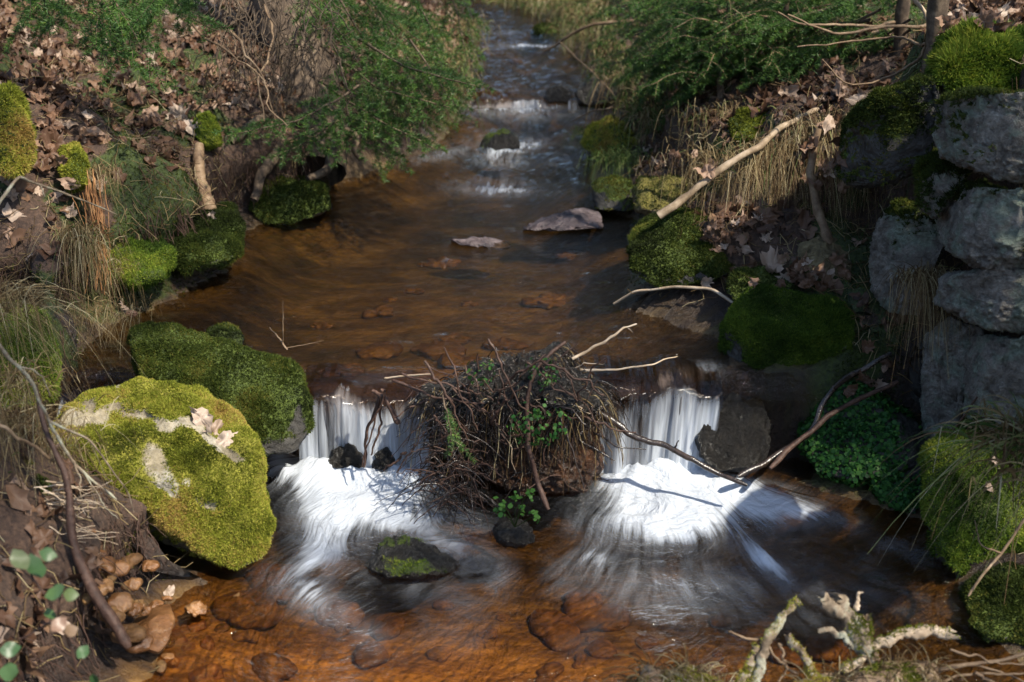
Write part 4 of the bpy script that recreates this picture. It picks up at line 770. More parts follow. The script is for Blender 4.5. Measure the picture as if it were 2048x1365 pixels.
b.build('stem', M_green, e); c_ = np.concatenate([aty(np.array([a_]), np.array([b_]), 2.69) + RG.normal(size=(12, 3)) * .009 for a_, b_ in ((1005, 1012), (1030, 1000), (1060, 985), (1045, 1020), (1068, 1032), (1000, 1020))])
V, f = roundleaves(c_, np.tile([0, -.4, .9], (len(c_), 1)), .006, RG); b = Bag(); b.add(V, f, np.repeat(RG.uniform(.6, 1, len(c_)), 6)); b.build('leaf', M_herb, e)
# herb carpet on the mounds
b = Bag()
for key, n in (('g1', 7500), ('g2', 2200)):
    P, Fc = ROCKS[key]; N_, _ = vnormals(P, Fc); p, n_ = sample(P, Fc, n, RG, np.clip(.7 + .5 * N_[:, 2] + 2.2 * fbm(P * 7, 8, 3), 0, 1)); p = p + n_ * RG.uniform(0, .012, (n, 1))
    V, f = roundleaves(p, n_, .0062, RG); b.add(V, f, np.repeat(np.clip(.4 + .25 * RG.normal(size=n), 0, 1), 6))
tagit(b.build('creeping_herbs', M_herb, None, origin=ROCKS['g1'][0].mean(0)), 'carpet of tiny round green leaves on the mounds below the wall', 'ground cover', kind='stuff')
# ------------------------------------------------------------------ grass tufts
def tuft(label, px, py, Y, n, ln, droop, spread, mat=M_grass, lean=(0, -.3, 0), green=0, name='grass_tuft', w_=.0022, rad=.04, group=None, up=.8):
    c = aty(px, py, min(Y, hit(min(max(px, 0), 2048), py)[1])) if -50 < py < 1365 else aty(px, py, Y); e = empty(name, c, label, 'grass', group); K = 8; t = np.linspace(0, 1, K)[None, :, None]
    for mt, m_, nm in ((mat, n - green, 'dry_blades'), (M_green, green, 'green_blades')):
        if m_ <= 0: continue
        p = c + RG.normal(size=(m_, 3)) * np.array([rad, rad * .5, rad * .3]); D = nrm(np.array(lean) + np.array([0, 0, up]) + RG.normal(size=(m_, 3)) * spread); l = RG.uniform(.35, 1.1, (m_, 1, 1)) * ln
        P = p[:, None] + D[:, None] * t * l * .8 + np.array([0, 0, -1.]) * droop * t ** 2.2 * l + RG.normal(size=(m_, 1, 3)) * .12 * l * t ** 1.5
        V, q = ribbons(P, (w_ * RG.uniform(.5, 1.3, (m_, 1))) * np.linspace(1, .25, K)[None], nrm(np.cross(D, np.array([0, -1, .3])) + .01)); b = Bag(); b.add(V, q, np.repeat(RG.random(m_), K * 2)); b.build(nm, mt, e)
    return e
tuft('long straw coloured grass beard hanging over the left bank', 158, 480, 3.55, 420, .30, 1.15, .30, rad=.035, lean=(.05, -.25, 0), green=40)
tuft('straw grass curtain hanging at the far left edge', -5, 610, 2.75, 320, .36, 1.0, .35, lean=(.5, -.2, 0), rad=.05)
tuft('thick straw grass fall low at the left edge over the dark mossy hump', 10, 850, 2.4, 260, .30, 1.2, .3, lean=(.3, -.15, 0), rad=.06)
tuft('brown root fringe trailing beside the woody vine', 95, 900, 2.5, 160, .22, 1.25, .3, lean=(.2, -.1, 0), rad=.05, name='root_fringe')
tuft('sparse dead grass hanging above the sunlit boulder at the left edge', 20, 760, 2.5, 120, .3, 1.2, .3, lean=(.35, -.1, 0), name='grass_tuft')
for k_, (x_, lb_) in enumerate([(1510, 'brown grass curtain over the left end of the dark hollow on the right bank'), (1575, 'brown grass curtain over the middle of the dark hollow on the right bank'), (1645, 'brown grass curtain behind the tip of the broken branch'), (1705, 'brown grass curtain at the right end of the dark hollow by the wall')]):
    P_ = np.array([float(aty(x_, 350, 4.08)[0]), 4.06, 0]); P_[2] = gnd(P_[0], 4.14) + .01; a_, b_ = proj(P_); tuft(lb_, float(a_), float(b_), 4.06, 420, .36, 1.35, .3, rad=.08, lean=(-.1, -.35, 0), green=14)
tuft('brown grass falling behind the mossy block on the right bank', 1440, 330, 4.6, 420, .28, 1.2, .35, rad=.10)
tuft('straw grass falling round the sunlit yellow moss hump', 1475, 235, 5.1, 320, .25, 1.2, .4, rad=.10, green=80)
tuft('pale green grass tuft drooping onto the dark square rock', 1235, 315, 5.15, 260, .22, 1.1, .5, M_green, rad=.05, lean=(-.3, -.3, 0))
tuft('small pale grass tuft left of the yellow domed rock', 1175, 265, 5.85, 120, .18, 1.2, .4, M_green, rad=.04, lean=(-.3, -.2, 0))
tuft('green grass tuft between the rocks right of the square rock', 1275, 320, 5.2, 200, .18, 1., .5, M_green, rad=.06)
tuft('brown roots and grass hanging down over the stone wall joint', 1845, 560, 3.12, 380, .26, 1.3, .2, rad=.03, name='root_curtain')
tuft('straw grass flopping over the lower right boulder', 2045, 868, 2.52, 170, .36, .8, .45, lean=(-.75, -.25, 0), rad=.06, green=70, w_=.0048)
tuft('broad pale grass blades drooping at the right picture edge', 2060, 940, 2.42, 45, .30, .9, .4, lean=(-.6, -.3, 0), rad=.05, w_=.007)
tuft('thin grass wisps on the edge of the left bank lip', 225, 540, 3.7, 160, .2, 1.1, .4, lean=(.2, -.3, 0))
tuft('reddish root fringe hanging beside the orange roots', 195, 350, 3.8, 160, .2, 1.2, .25, name='root_fringe')
tuft('brown straw fringe at the foot of the left bank above the trickle', 215, 620, 3.45, 160, .16, 1.2, .5, rad=.06)
for k in range(26):
    px = [1010, 1040, 1075, 1110, 1145, 1180, 1215, 1180, 1150, 1215, 1240, 1260, 1200, 990, 900, 870, 930, 880, 840, 800, 1130, 1090, 1050, 1290, 1320, 780][k] + RG.uniform(-8, 8); py = [10, 6, 14, 20, 30, 40, 60, 85, 60, 110, 140, 165, 20, 15, 130, 90, 60, 170, 60, 130, 5, -5, -10, 220, 250, 200][k]
    h_ = hit(px, py); q_ = h_ + np.array([0, 0, .03]); x_, y_ = proj(q_)
    tuft('pale green and straw grass tuft on the banks far upstream', float(x_), float(y_), float(q_[1]), 200, .26, 1.05, .5, M_grass, green=90, rad=.07, w_=.005, group='grass tufts far upstream')
# orange hanging roots on the left bank
e = empty('hanging_roots', aty(195, 380, 3.75), 'bright orange roots hanging in a bundle down the left bank', 'roots'); P = []
for k in range(54):
    x0 = 180 + RG.normal() * 14; x1 = 205 + RG.normal() * 14; y1 = RG.uniform(450, 590)
    P.append(smoothpath([aty(x0, 380 + RG.normal() * 26, 3.72), aty(x0 + 8, 430 + RG.normal() * 9, 3.62 + RG.normal() * .02), aty((x0 + x1) / 2 + 5, 480, 3.6 + RG.normal() * .01), aty(x1, y1, 3.58 + RG.normal() * .015)], 12, .006, k))
V, q = tubes(np.array(P), np.full((54, 12), .0015), 4); b = Bag(); b.add(V, q); b.build('root_bundle', M_root, e)
# ------------------------------------------------------------------ dead leaves
def leafgeo(seed, kind='maple', hi=False):
    r_ = np.random.default_rng(seed)
    if kind == 'maple': pl = [(0, -.5), (.10, -.30), (.36, -.36), (.34, -.16), (.58, -.02), (.45, .10), (.50, .34), (.30, .30), (.20, .50), (.02, .70), (-.15, .50), (-.28, .30), (-.46, .38), (-.44, .12), (-.60, .0), (-.36, -.14), (-.38, -.34), (-.12, -.28)]
    else: pl = [(0, -.55), (.13, -.46), (.24, -.28), (.31, -.06), (.30, .16), (.20, .38), (.04, .62), (-.16, .42), (-.28, .18), (-.30, -.06), (-.25, -.27), (-.12, -.45)]
    P = np.array(pl) * (1 + .13 * r_.normal(size=(len(pl), 1)))
    if hi:
        Q = np.roll(P, -1, 0); M = (P + Q) / 2 * (.93 + .06 * r_.normal(size=(len(P), 1))); P = np.stack([P, M], 1).reshape(-1, 2)
    n = len(P); rings = (.72, .42, .18) if hi else (.5,); V = np.concatenate([P] + [P * k for k in rings] + [[[0, 0]]]); V = np.c_[V, np.zeros(len(V))]
    c1, c2, tw = r_.uniform(-1.8, 2.2), r_.uniform(-.8, 1.2), r_.uniform(-1.2, 1.2); rad = np.hypot(V[:, 0], V[:, 1])
    V[:, 2] = c1 * V[:, 0] ** 2 + c2 * V[:, 1] ** 2 + tw * V[:, 0] * V[:, 1] + (.30 if hi else .0) * fbm(V * 3.5 + seed, seed, 3) * (rad > .1) + (.05 if hi else .15) * r_.normal(size=len(V)) * (rad > .2) + .05 * np.abs(np.sin(np.arctan2(V[:, 1], V[:, 0]) * 2.5)) * (rad > .1)
    m_ = len(rings); q = np.array([[k * n + i, k * n + (i + 1) % n, (k + 1) * n + (i + 1) % n, (k + 1) * n + i] for k in range(m_) for i in range(n)]); t = np.array([[m_ * n + i, m_ * n + (i + 1) % n, (m_ + 1) * n] for i in range(n)])
    return V, q, t
LG = [leafgeo(300 + k, 'maple' if k % 2 else 'oval') for k in range(9)]; LH = [leafgeo(300 + k, 'maple' if k % 2 else 'oval', True) for k in range(9)]
def litter(P, Nn, size, rng, tilt=.25):
    b = Bag(); n = len(P); kind = rng.integers(0, len(LG), n); rc = np.clip(.45 + .27 * rng.normal(size=n) + .25 * fbm(P * 2, 44, 2), 0, 1)
    for k in range(len(LG)):
        s = kind == k; m_ = int(s.sum())
        if not m_: continue
        V, q, t = LG[k]; N_ = nrm(Nn[s] + tilt * rng.normal(size=(m_, 3))); A = nrm(np.cross(N_, rng.normal(size=(m_, 3)))); B = np.cross(N_, A); sz = size * rng.uniform(.55, 1.2, (m_, 1, 1))
        W = P[s][:, None] + sz * (V[None, :, :1] * A[:, None] + V[None, :, 1:2] * B[:, None] + V[None, :, 2:] * N_[:, None])
        nv = len(V); o_ = (np.arange(m_) * nv)[:, None, None]; nn = b.n; b.add(W, (q[None] + o_).reshape(-1, 4), np.repeat(rc[s], nv)); b.F.setdefault(3, []).append((t[None] + o_).reshape(-1, 3) + nn)
    return b
T3 = np.concatenate([TF[:, [0, 1, 2]], TF[:, [0, 2, 3]]])
TP = TV; inr = (np.abs(TP[:, 0]) < 3.3) & (TP[:, 1] > 1.3) & (TP[:, 1] < 11)
tpx, tpy = proj(TP); vis = inr & (tpx > -450) & (tpx < 2500) & (tpy > -120) & (tpy < 1450)
hr_ = (GZ - lvv).ravel(); gd = GD.ravel(); flat = sst(.55, .8, tn[:, 2])
def pel(cx, cy, rx, ry): return np.exp(-(((tpx - cx) / rx) ** 2 + ((tpy - cy) / ry) ** 2))
gl_ = pel(1480, 470, 110, 110) + pel(1660, 580, 130, 60) + pel(1350, 340, 120, 60) + pel(1500, 200, 200, 80) + pel(1640, 300, 40, 90)
wl = vis * flat * (hr_ > .12) * (gd > .05) * (tpx < 1000) * (.25 + 1.2 * sst(330, 120, tpy) + .9 * pel(60, 300, 120, 260)) + vis * (hr_ > .1) * (tpx > 1200) * flat * (1.6 * gl_ + 1.4 * sst(1850, 1950, tpx) * sst(260, 150, tpy) + .35 * (hr_ > .3))
wl = wl * sst(11, 9, TP[:, 1]) * sst(-.45, .1, fbm(TP * 2.5, 66, 3) + .35)
wl = wl + vis * 1.6 * pel(60, 1230, 110, 170) * (hr_ > .1)
p, n_ = sample(TV, T3, 15000, RG, wl); p = p + n_ * RG.uniform(.002, .02, (len(p), 1))
tagit(litter(p, n_, .056, RG).build('leaf_litter', M_litter, None, origin=(0, 5, 0)), 'brown dead maple leaf litter covering the banks', 'leaf litter', kind='stuff')
# twiggy litter: needles and stems
p, n_ = sample(TV, T3, 15000, RG, vis * (hr_ > .05) * (gd > .0) * (tpy > -60)); D = nrm(np.cross(n_, RG.normal(size=n_.shape)) + .25 * n_); Ls = RG.uniform(.02, .11, (len(p), 1))
Pk = p[:, None] + n_[:, None] * .005 + D[:, None] * np.linspace(0, 1, 4)[None, :, None] * Ls[:, None] + RG.normal(size=(len(p), 4, 3)) * .004; V, q = tubes(Pk, np.full((len(p), 4), .0013), 3); b = Bag(); b.add(V, q, np.repeat(RG.random(len(p)), 12))
tagit(b.build('twig_litter', M_grass, None, origin=(0, 5, 0)), 'fine dead stems and twigs strewn over the banks', 'twig litter', kind='stuff')
# moss on the banks
edge = np.exp(-np.maximum(gd, 0) / .3) * (gd > .01)
p, n_ = sample(TV, T3, 100000, RG, vis * (mossT > .35) * (hr_ > .03) * (.3 + edge)); tb = tufts(p, n_, .008, RG, 3)
tagit(tb.build('bank_moss', M_mossd, None, origin=(0, 5, 0)), 'dark green moss growing over the earth of both banks', 'moss', kind='stuff')
# rootlets hanging down the cut banks
p, n_ = sample(TV, T3, 3200, RG, vis * (hr_ > .10) * (hr_ < .42) * (gd < .22) * (gd > 0) * (TP[:, 1] < 7.5)); K = 8; t = np.linspace(0, 1, K)[None, :, None]; hz = nrm(n_ * np.array([1, 1, 0]) + 1e-6); l = RG.uniform(.04, .20, (len(p), 1, 1))
Pk = p[:, None] + hz[:, None] * .03 * t + np.array([0, 0, -1.]) * l * t ** 1.3 + RG.normal(size=(len(p), 1, 3)) * .03 * t + .02 * fbm(p[:, None] * 4 + t * 2.2, 5, 2)[..., None] * RG.normal(size=(len(p), 1, 3)) * t
V, q = tubes(Pk, RG.uniform(.0007, .0019, (len(p), 1)) * np.linspace(1, .5, K)[None], 4); b = Bag(); b.add(V, q)
tagit(b.build('hanging_rootlets', M_red, None, origin=(0, 5, 0)), 'thin brown rootlets hanging down the cut edges of both banks', 'roots', kind='stuff')
# green grass/fern-like sprouts on banks
p, n_ = sample(TV, T3, 1700, RG, vis * (hr_ > .1) * sst(.1, .5, fbm(TP * 3.3, 133, 3)) * (gd > .05)); K = 5; t = np.linspace(0, 1, K)[None, :, None]; D = nrm(n_ * .7 + RG.normal(size=n_.shape) * .6); l = RG.uniform(.03, .12, (len(p), 1, 1))
Pk = p[:, None] + D[:, None] * t * l + np.array([0, 0, -.05]) * t ** 2; V, q = ribbons(Pk, np.full((len(p), 1), .003) * np.linspace(1, .3, K)[None], nrm(np.cross(D, [0, -1, .2]))); b = Bag(); b.add(V, q, np.repeat(RG.random(len(p)), K * 2))
tagit(b.build('bank_grass', M_green, None, origin=(0, 5, 0)), 'short green grass sprouting on the banks', 'grass', kind='stuff')
# single leaves that catch the eye, laid on whatever is there
bpy.context.view_layer.update()
DG = bpy.context.evaluated_depsgraph_get()
def rhit(px, py):
    d = ray(px, py); d = d / np.linalg.norm(d); ok, loc, nn, fi, ob, mx = sc.ray_cast(DG, Vector((0, 0, CAMZ)), Vector(d.tolist()))
    return (np.array(loc), np.array(nn)) if ok else (hit(px, py), np.array([0, 0, 1.]))
LM = {}
def leafmesh(k, mat):
    if (k, mat.name) not in LM:
        V, q, t = LH[k]; me = bpy.data.meshes.new('dead_leaf'); me.from_pydata(V.tolist(), [], q.tolist() + t.tolist()); me.materials.append(mat)
        for pl in me.polygons: pl.use_smooth = True
        LM[(k, mat.name)] = me
    return LM[(k, mat.name)]
def leaf(label, px, py, size, mat=M_leafobj, k=None, group=None, lift=.01, tilt=.3):
    P_, n_ = rhit(px, py); 
    if n_ @ ray(px, py) > 0: n_ = -n_
    n_ = nrm(n_ + RG.normal(size=3) * tilt + np.array([0, -.2, .5])); size *= .7; k = int(RG.integers(0, 9)) if k is None else k
    o = bpy.data.objects.new('dead_leaf', leafmesh(k, mat)); COL.objects.link(o)
    a = nrm(np.cross(n_, RG.normal(size=3))); b = np.cross(n_, a); s = size
    from mathutils import Matrix
    M = Matrix(((a[0] * s, b[0] * s, n_[0] * s, P_[0] + n_[0] * lift), (a[1] * s, b[1] * s, n_[1] * s, P_[1] + n_[1] * lift), (a[2] * s, b[2] * s, n_[2] * s, P_[2] + n_[2] * lift), (0, 0, 0, 1)))
    o.matrix_world = M; return tagit(o, label, 'leaf', group)
for lb, x, y, s, mt in [
 ('pale curled leaf highest on top of the big sunlit boulder', 403, 836, .10, M_leafpale), ('crumpled pale leaf in the middle of three on the big sunlit boulder', 430, 862, .09, M_leafpale), ('lowest of the three pale leaves on the big sunlit boulder', 450, 882, .09, M_leafpale),
 ('bright maple leaf beside the moss cushion above the stump', 385, 255, .13, M_leafpale), ('sunlit leaf left of the moss cushion above the stump', 362, 232, .11, M_leafpale),
 ('orange leaf on the wet gravel behind the arched root', 1408, 565, .06, M_leafobj), ('large pale leaf on the low mossy hump behind the square topped boulder', 1545, 540, .12, M_leafpale),
 ('brown leaf at the right end of the low mossy hump', 1560, 572, .08, M_leafobj), ('pale leaf on the orange cobbles under the big boulder', 338, 1188, .055, M_leafpale),
 ('pale maple leaf on the wet left shore above the slanting boulder', 258, 612, .06, M_leafpale), ('tan leaf beside the maple leaf on the wet left shore', 262, 628, .05, M_leafobj),
 ('bright leaf in the grass of the lower right boulder', 1990, 925, .06, M_leafpale), ('pinkish leaf low on the lower right boulder', 1978, 978, .055, M_leafpale),
 ('curled leaf standing by the round moss cushion at left', 80, 330, .10, M_leafobj), ('pale maple leaf above the round moss cushion at left', 130, 250, .11, M_leafpale),
 ('sunlit leaf right of the round moss cushion at left', 195, 285, .09, M_leafobj), ('rusty leaf hanging in the left straw grass', 115, 500, .09, M_leafobj),
 ('grey brown leaf low at the left picture edge', 20, 460, .10, M_leafobj), ('fallen leaf at the foot of the pale root stump', 425, 432, .05, M_leafpale),
 ('bright white leaf among spruce twigs on the right bank', 1570, 188, .10, M_leafpale)]:
    leaf(lb, x, y, s, mt)
for n_l, (x0, x1, y0, y1), lb, gr, s in [
 (30, (60, 600, 60, 260), 'brown maple leaf loose on the upper left bank litter', 'loose leaves on the upper left bank', .09),
 (16, (30, 200, 230, 480), 'curled tan leaf on the left bank above the straw grass', 'leaves above the left straw grass', .09),
 (26, (1600, 1690, 250, 380), 'tan leaf piled in the gully beside the broken branch', 'leaves piled by the broken branch', .09),
 (22, (1420, 1540, 440, 520), 'brown leaf scattered on top of the mossy block on the right', 'leaves on the right mossy block', .07),
 (22, (1500, 1720, 520, 575), 'grey brown leaf in the heap between square topped boulder and hollow', 'leaves behind the square topped boulder', .08),
 (34, (1880, 2040, 0, 60), 'sunlit tan leaf on the slope above the stone wall', 'leaves above the stone wall', .09),
 (16, (1640, 1850, 20, 200), 'brown leaf lying under the right spruce branches', 'leaves under the right spruce', .09),
 (10, (1290, 1420, 300, 350), 'dull pinkish leaf behind the lichened rock', 'leaves behind the lichened rock', .08),
 (10, (1690, 1790, 640, 800), 'wet dark leaf at the foot of the stone wall', 'leaves at the foot of the wall', .06)]:
    for _ in range(n_l): leaf(lb, RG.uniform(x0, x1), RG.uniform(y0, y1), s * RG.uniform(.7, 1.2), group=gr)
# blurred bright litter and bramble at the lower left corner
e = empty('bramble', aty(80, 1200, 1.75), 'out of focus bramble with blue green leaves at the lower left corner', 'plant')
b = Bag(); st = [[(20, 1120), (90, 1180), (130, 1260), (150, 1340)], [(60, 1100), (110, 1170), (120, 1230)], [(40, 1280), (120, 1240), (160, 1300)]]
for k, s_ in enumerate(st): V, q = tubes(smoothpath(cm([(a, b_, 1.78) for a, b_ in s_]), 14, .006, k)[None], np.full((1, 14), .002), 5); b.add(V, q)
b.build('stem', M_red, e)
for (a_, b_, s_) in ((70, 1135, .036), (40, 1120, .03), (95, 1110, .022), (112, 1185, .028), (140, 1190, .022), (118, 1250, .024), (140, 1262, .022), (165, 1305, .02), (20, 1345, .03), (190, 1358, .02), (100, 1230, .02), (20, 1300, .026)):
    V, q, t = LG[0]; n_ = nrm(np.array([.2, -.6, .7]) + RG.normal(size=3) * .35); A = nrm(np.cross(n_, RG.normal(size=3))); B = np.cross(n_, A); b = Bag(); c_ = aty(a_, b_, 1.74 + RG.normal() * .02)
    W = c_ + s_ * 1.3 * (V[:, :1] * 1.3 * A + V[:, 1:2] * B + V[:, 2:] * .3 * n_); b.add(W, q, RG.random()); b.F.setdefault(3, []).append(t); b.build('leaf', M_herbb, e)
# ------------------------------------------------------------------ spruces
def bough(P0, Pm, P1, rng, wid=.28, dens=1., sub=True, nl=.014, droop=.35):
    """main axis with flat two-sided twigs; returns wood (P,R) and needle arrays"""
    K = 26; ax = smoothpath([P0, Pm, P1], K, .006, int(rng.integers(1e6))); Lax = np.linalg.norm(np.diff(ax, axis=0), axis=1).sum()
    T = nrm(np.gradient(ax, axis=0)); upv = nrm(np.array([0, 0, 1.]) + rng.normal(size=3) * .15); S = nrm(np.cross(T, upv))
    segs = [(ax[i], ax[i + 1]) for i in range(6, K - 1)]; wood = [(ax, np.linspace(.006, .002, K) * (Lax / .8 + .3))]
    n = int(Lax / .042 * dens); tw = []
    for k in range(n):
        f = .12 + .86 * (k + rng.random()) / n; i = min(int(f * (K - 1)), K - 2); p = ax[i] + (ax[i + 1] - ax[i]) * (f * (K - 1) - i); s = 1 if k % 2 else -1
        ln = wid * (1 - .75 * f) * rng.uniform(.55, 1.15) + .03; D = nrm(T[i] * .85 + S[i] * s + rng.normal(size=3) * .12 - np.array([0, 0, droop * rng.random()]))
        q = np.stack([p, p + D * ln * .5 + [0, 0, .01], p + D * ln - [0, 0, .12 * ln]]); tw.append((q, D, ln)); 
    tips = []
    for q, D, ln in tw:
        path = smoothpath(q, 7, .003, int(rng.integers(1e6))); wood.append((path, np.linspace(.0018, .0008, 7))); segs += list(zip(path[:-1], path[1:]))
        if sub and ln > .07:
            m_ = int(ln / .034)
            for j in range(m_):
                f = (j + .6) / m_; pp = q[0] + (q[2] - q[0]) * f; s = 1 if j % 2 else -1; D2 = nrm(D * .8 + s * nrm(np.cross(D, upv)) * .8 + rng.normal(size=3) * .14 - np.array([0, 0, .2])); l2 = ln * .42 * (1 - .6 * f) * rng.uniform(.6, 1.2)
                segs.append((pp, pp + D2 * l2)); tips.append((pp, pp + D2 * l2))
    sg = np.array([[a, b_] for a, b_ in segs]); return wood, sg
def needles_from(sg, rng, per=900., nl=.014, nw=.0019):
    L_ = np.linalg.norm(sg[:, 1] - sg[:, 0], axis=1); n = int(L_.sum() * per); i = rng.choice(len(sg), n, p=L_ / L_.sum()); t = rng.random((n, 1)); P = sg[i, 0] * (1 - t) + sg[i, 1] * t
    T = nrm(sg[i, 1] - sg[i, 0]); rad = nrm(np.cross(T, rng.normal(size=(n, 3)))); rad = nrm(rad + np.array([0, 0, .35])); D = nrm(T * .65 + rad); s = nrm(np.cross(D, rng.normal(size=(n, 3))))
    V, f = tris(P, D, nl * 1.2 * rng.uniform(.7, 1.2, (n, 1)), nw * 1.15, s); patch = rng.random(len(sg)) * .35
    return V, f, np.repeat(np.clip(.35 + patch[i] + .2 * rng.normal(size=n) * .7, 0, 1), 3)
def add_bough(tree, pts, rng, wid=.28, dens=1., per=900, nl=.015, nw=.0024, droop=.35):
    P0, P1 = aty(*pts[0]), aty(*pts[-1]); Pm = aty(*pts[1]) if len(pts) > 2 else (P0 + P1) / 2 + np.array([0, 0, .06])
    wood, sg = bough(P0, Pm, P1, rng, wid, dens, droop=droop); b = Bag()
    for path, rr in wood: V, q = tubes(path[None], rr[None], 4); b.add(V, q)
    br = b.build('branch', M_bark, tree); c = Bag(); V, f, a = needles_from(sg, rng, per, nl, nw); c.add(V, f, a); nd = c.build('needles', M_needle, tree, False); nd.parent = br; return br
def trunk(tree, pts, r0, r1, mat=M_bark, n=14, name='trunk'):
    P = smoothpath(np.array(pts), 30, .02, 5); b = Bag(); V, q = tubes(P, np.linspace(r0, r1, 30)[None] * (1 + .06 * np.sin(np.arange(30) * 1.7)), n); b.add(V, q); return b.build(name, mat, tree)
rg = np.random.default_rng(21)
# left spruce on the waterside roots
tb_ = aty(610, 330, 5.15); t1 = empty('spruce_tree', tb_, 'spruce with a dark leaning trunk and tangled dead twigs on the left bank', 'tree')
trunk(t1, [aty(622, 345, 5.1), aty(640, 230, 5.3), aty(600, 120, 5.45), aty(560, 0, 5.55), aty(520, -160, 5.6), aty(500, -700, 5.7), [-1.1, 5.8, 6.5]], .15, .05)
for k, (pts, r_) in enumerate([([(600, 240, 5.2), (555, 300, 5.0), (520, 360, 4.85), (510, 400, 4.8)], .035), ([(640, 250, 5.2), (672, 300, 5.0), (660, 340, 4.95), (620, 360, 4.9)], .03), ([(600, 200, 5.3), (520, 240, 5.1), (460, 290, 4.9)], .03), ([(640, 200, 5.3), (700, 260, 5.2), (720, 320, 5.1)], .025)]):
    P = smoothpath(cm(pts), 20, .015, k + 60); V, q = tubes(P, np.linspace(r_, r_ * .5, 20)[None], 9); b = Bag(); b.add(V, q); b.build('root', M_bark, t1)
for pts, wd in [([(640, -60, 5.0), (700, 30, 4.9), (775, 165, 4.8)], .3), ([(700, -60, 5.1), (770, 40, 5.0), (860, 190, 4.9)], .3), ([(780, -60, 5.3), (850, 30, 5.2), (900, 190, 5.1)], .3), ([(690, 60, 4.9), (800, 130, 4.7), (955, 175, 4.6)], .24),
 ([(640, 90, 4.9), (760, 180, 4.7), (900, 215, 4.6)], .26), ([(620, 150, 4.9), (740, 230, 4.7), (870, 300, 4.6)], .26), ([(640, 200, 4.9), (720, 270, 4.75), (790, 330, 4.65)], .26), ([(720, 170, 4.7), (600, 240, 4.5), (450, 272, 4.35)], .2),
 ([(680, 240, 4.75), (600, 290, 4.6), (540, 320, 4.5)], .16), ([(880, -60, 5.8), (915, 30, 5.7), (935, 130, 5.6)], .25), ([(720, -50, 5.2), (640, 30, 5.0), (720, 110, 4.9)], .26), ([(760, 120, 4.9), (810, 220, 4.8), (850, 290, 4.7)], .26),
 ([(560, -60, 4.8), (640, 20, 4.7), (700, 90, 4.6)], .22), ([(820, 80, 5.0), (870, 150, 4.9), (930, 240, 4.8)], .22), ([(650, -60, 5.6), (740, 0, 5.5), (830, 60, 5.4)], .3)]:
    add_bough(t1, pts, rg, wd)
es = empty('spruce_sprig', aty(895, 800, 2.82), 'dark green spruce sprig caught hanging in the left of the debris', 'twig')
br_ = add_bough(es, [(885, 790, 2.84), (900, 850, 2.8), (905, 900, 2.8)], rg, .12, 1.5, 900, .010, .0016)
# dead twig tangle around the trunk
P = []
for k in range(150):
    x0 = rg.uniform(430, 680); y0 = rg.uniform(-60, 120); Yk = 4.75 + rg.uniform(-.25, .3); dx = rg.uniform(-90, 90); ln = rg.uniform(50, 230)
    P.append(smoothpath([aty(x0, y0, Yk), aty(x0 + dx * .6, y0 + ln * .45, Yk - .08), aty(x0 + dx * .7 + rg.normal() * 20, y0 + ln, Yk - .05)], 12, .03, k + 100))
V, q = tubes(np.array(P), np.linspace(1, .4, 12)[None] * rg.uniform(.0014, .0042, (150, 1)), 4); b = Bag(); b.add(V, q); b.build('dead_twigs', M_bark, t1)
for k, pts in enumerate([[(340, -10, 4.6), (385, 60, 4.5), (450, 115, 4.4), (520, 150, 4.35), (555, 230, 4.35)], [(385, 40, 4.5), (360, 90, 4.45), (345, 120, 4.4)], [(530, 10, 4.7), (545, 90, 4.6), (525, 150, 4.5), (520, 240, 4.4)], [(460, 60, 4.5), (500, 110, 4.4), (540, 200, 4.3), (565, 250, 4.3)]]):
    V, q = tubes(smoothpath(cm(pts), 20, .02, 90 + k)[None], np.linspace(.006, .002, 20)[None], 6); b = Bag(); b.add(V, q); b.build('dead_branch', M_twig, t1)
# spruce whose boughs enter from the top left
t2 = empty('spruce_tree', (-3.1, 4.6, float(gnd(-3.1, 4.6))), 'spruce outside the frame hanging sparse boughs into the top left corner', 'tree')
g2 = float(gnd(-3.1, 4.6)); trunk(t2, [[-3.1, 4.6, g2 - .1], [-3.12, 4.6, 2.5], [-3.1, 4.6, 7.5]], .14, .05)
for pts, wd in [([(450, -110, 4.0), (330, -20, 4.1), (180, 90, 4.2)], .26), ([(180, -90, 3.9), (240, 20, 3.95), (335, 185, 3.9)], .15), ([(150, -90, 3.9), (190, 20, 3.95), (240, 130, 3.9)], .2), ([(60, -90, 4.1), (80, -20, 4.1), (110, 60, 4.2)], .2), ([(300, -90, 4.3), (270, 0, 4.3), (215, 110, 4.3)], .2), ([(0, -60, 4.2), (60, 0, 4.2), (150, 40, 4.2)], .2), ([(250, -90, 4.5), (330, 10, 4.4), (430, 60, 4.3)], .2)]:
    add_bough(t2, pts, rg, wd * 1.15, 1.2, 900)
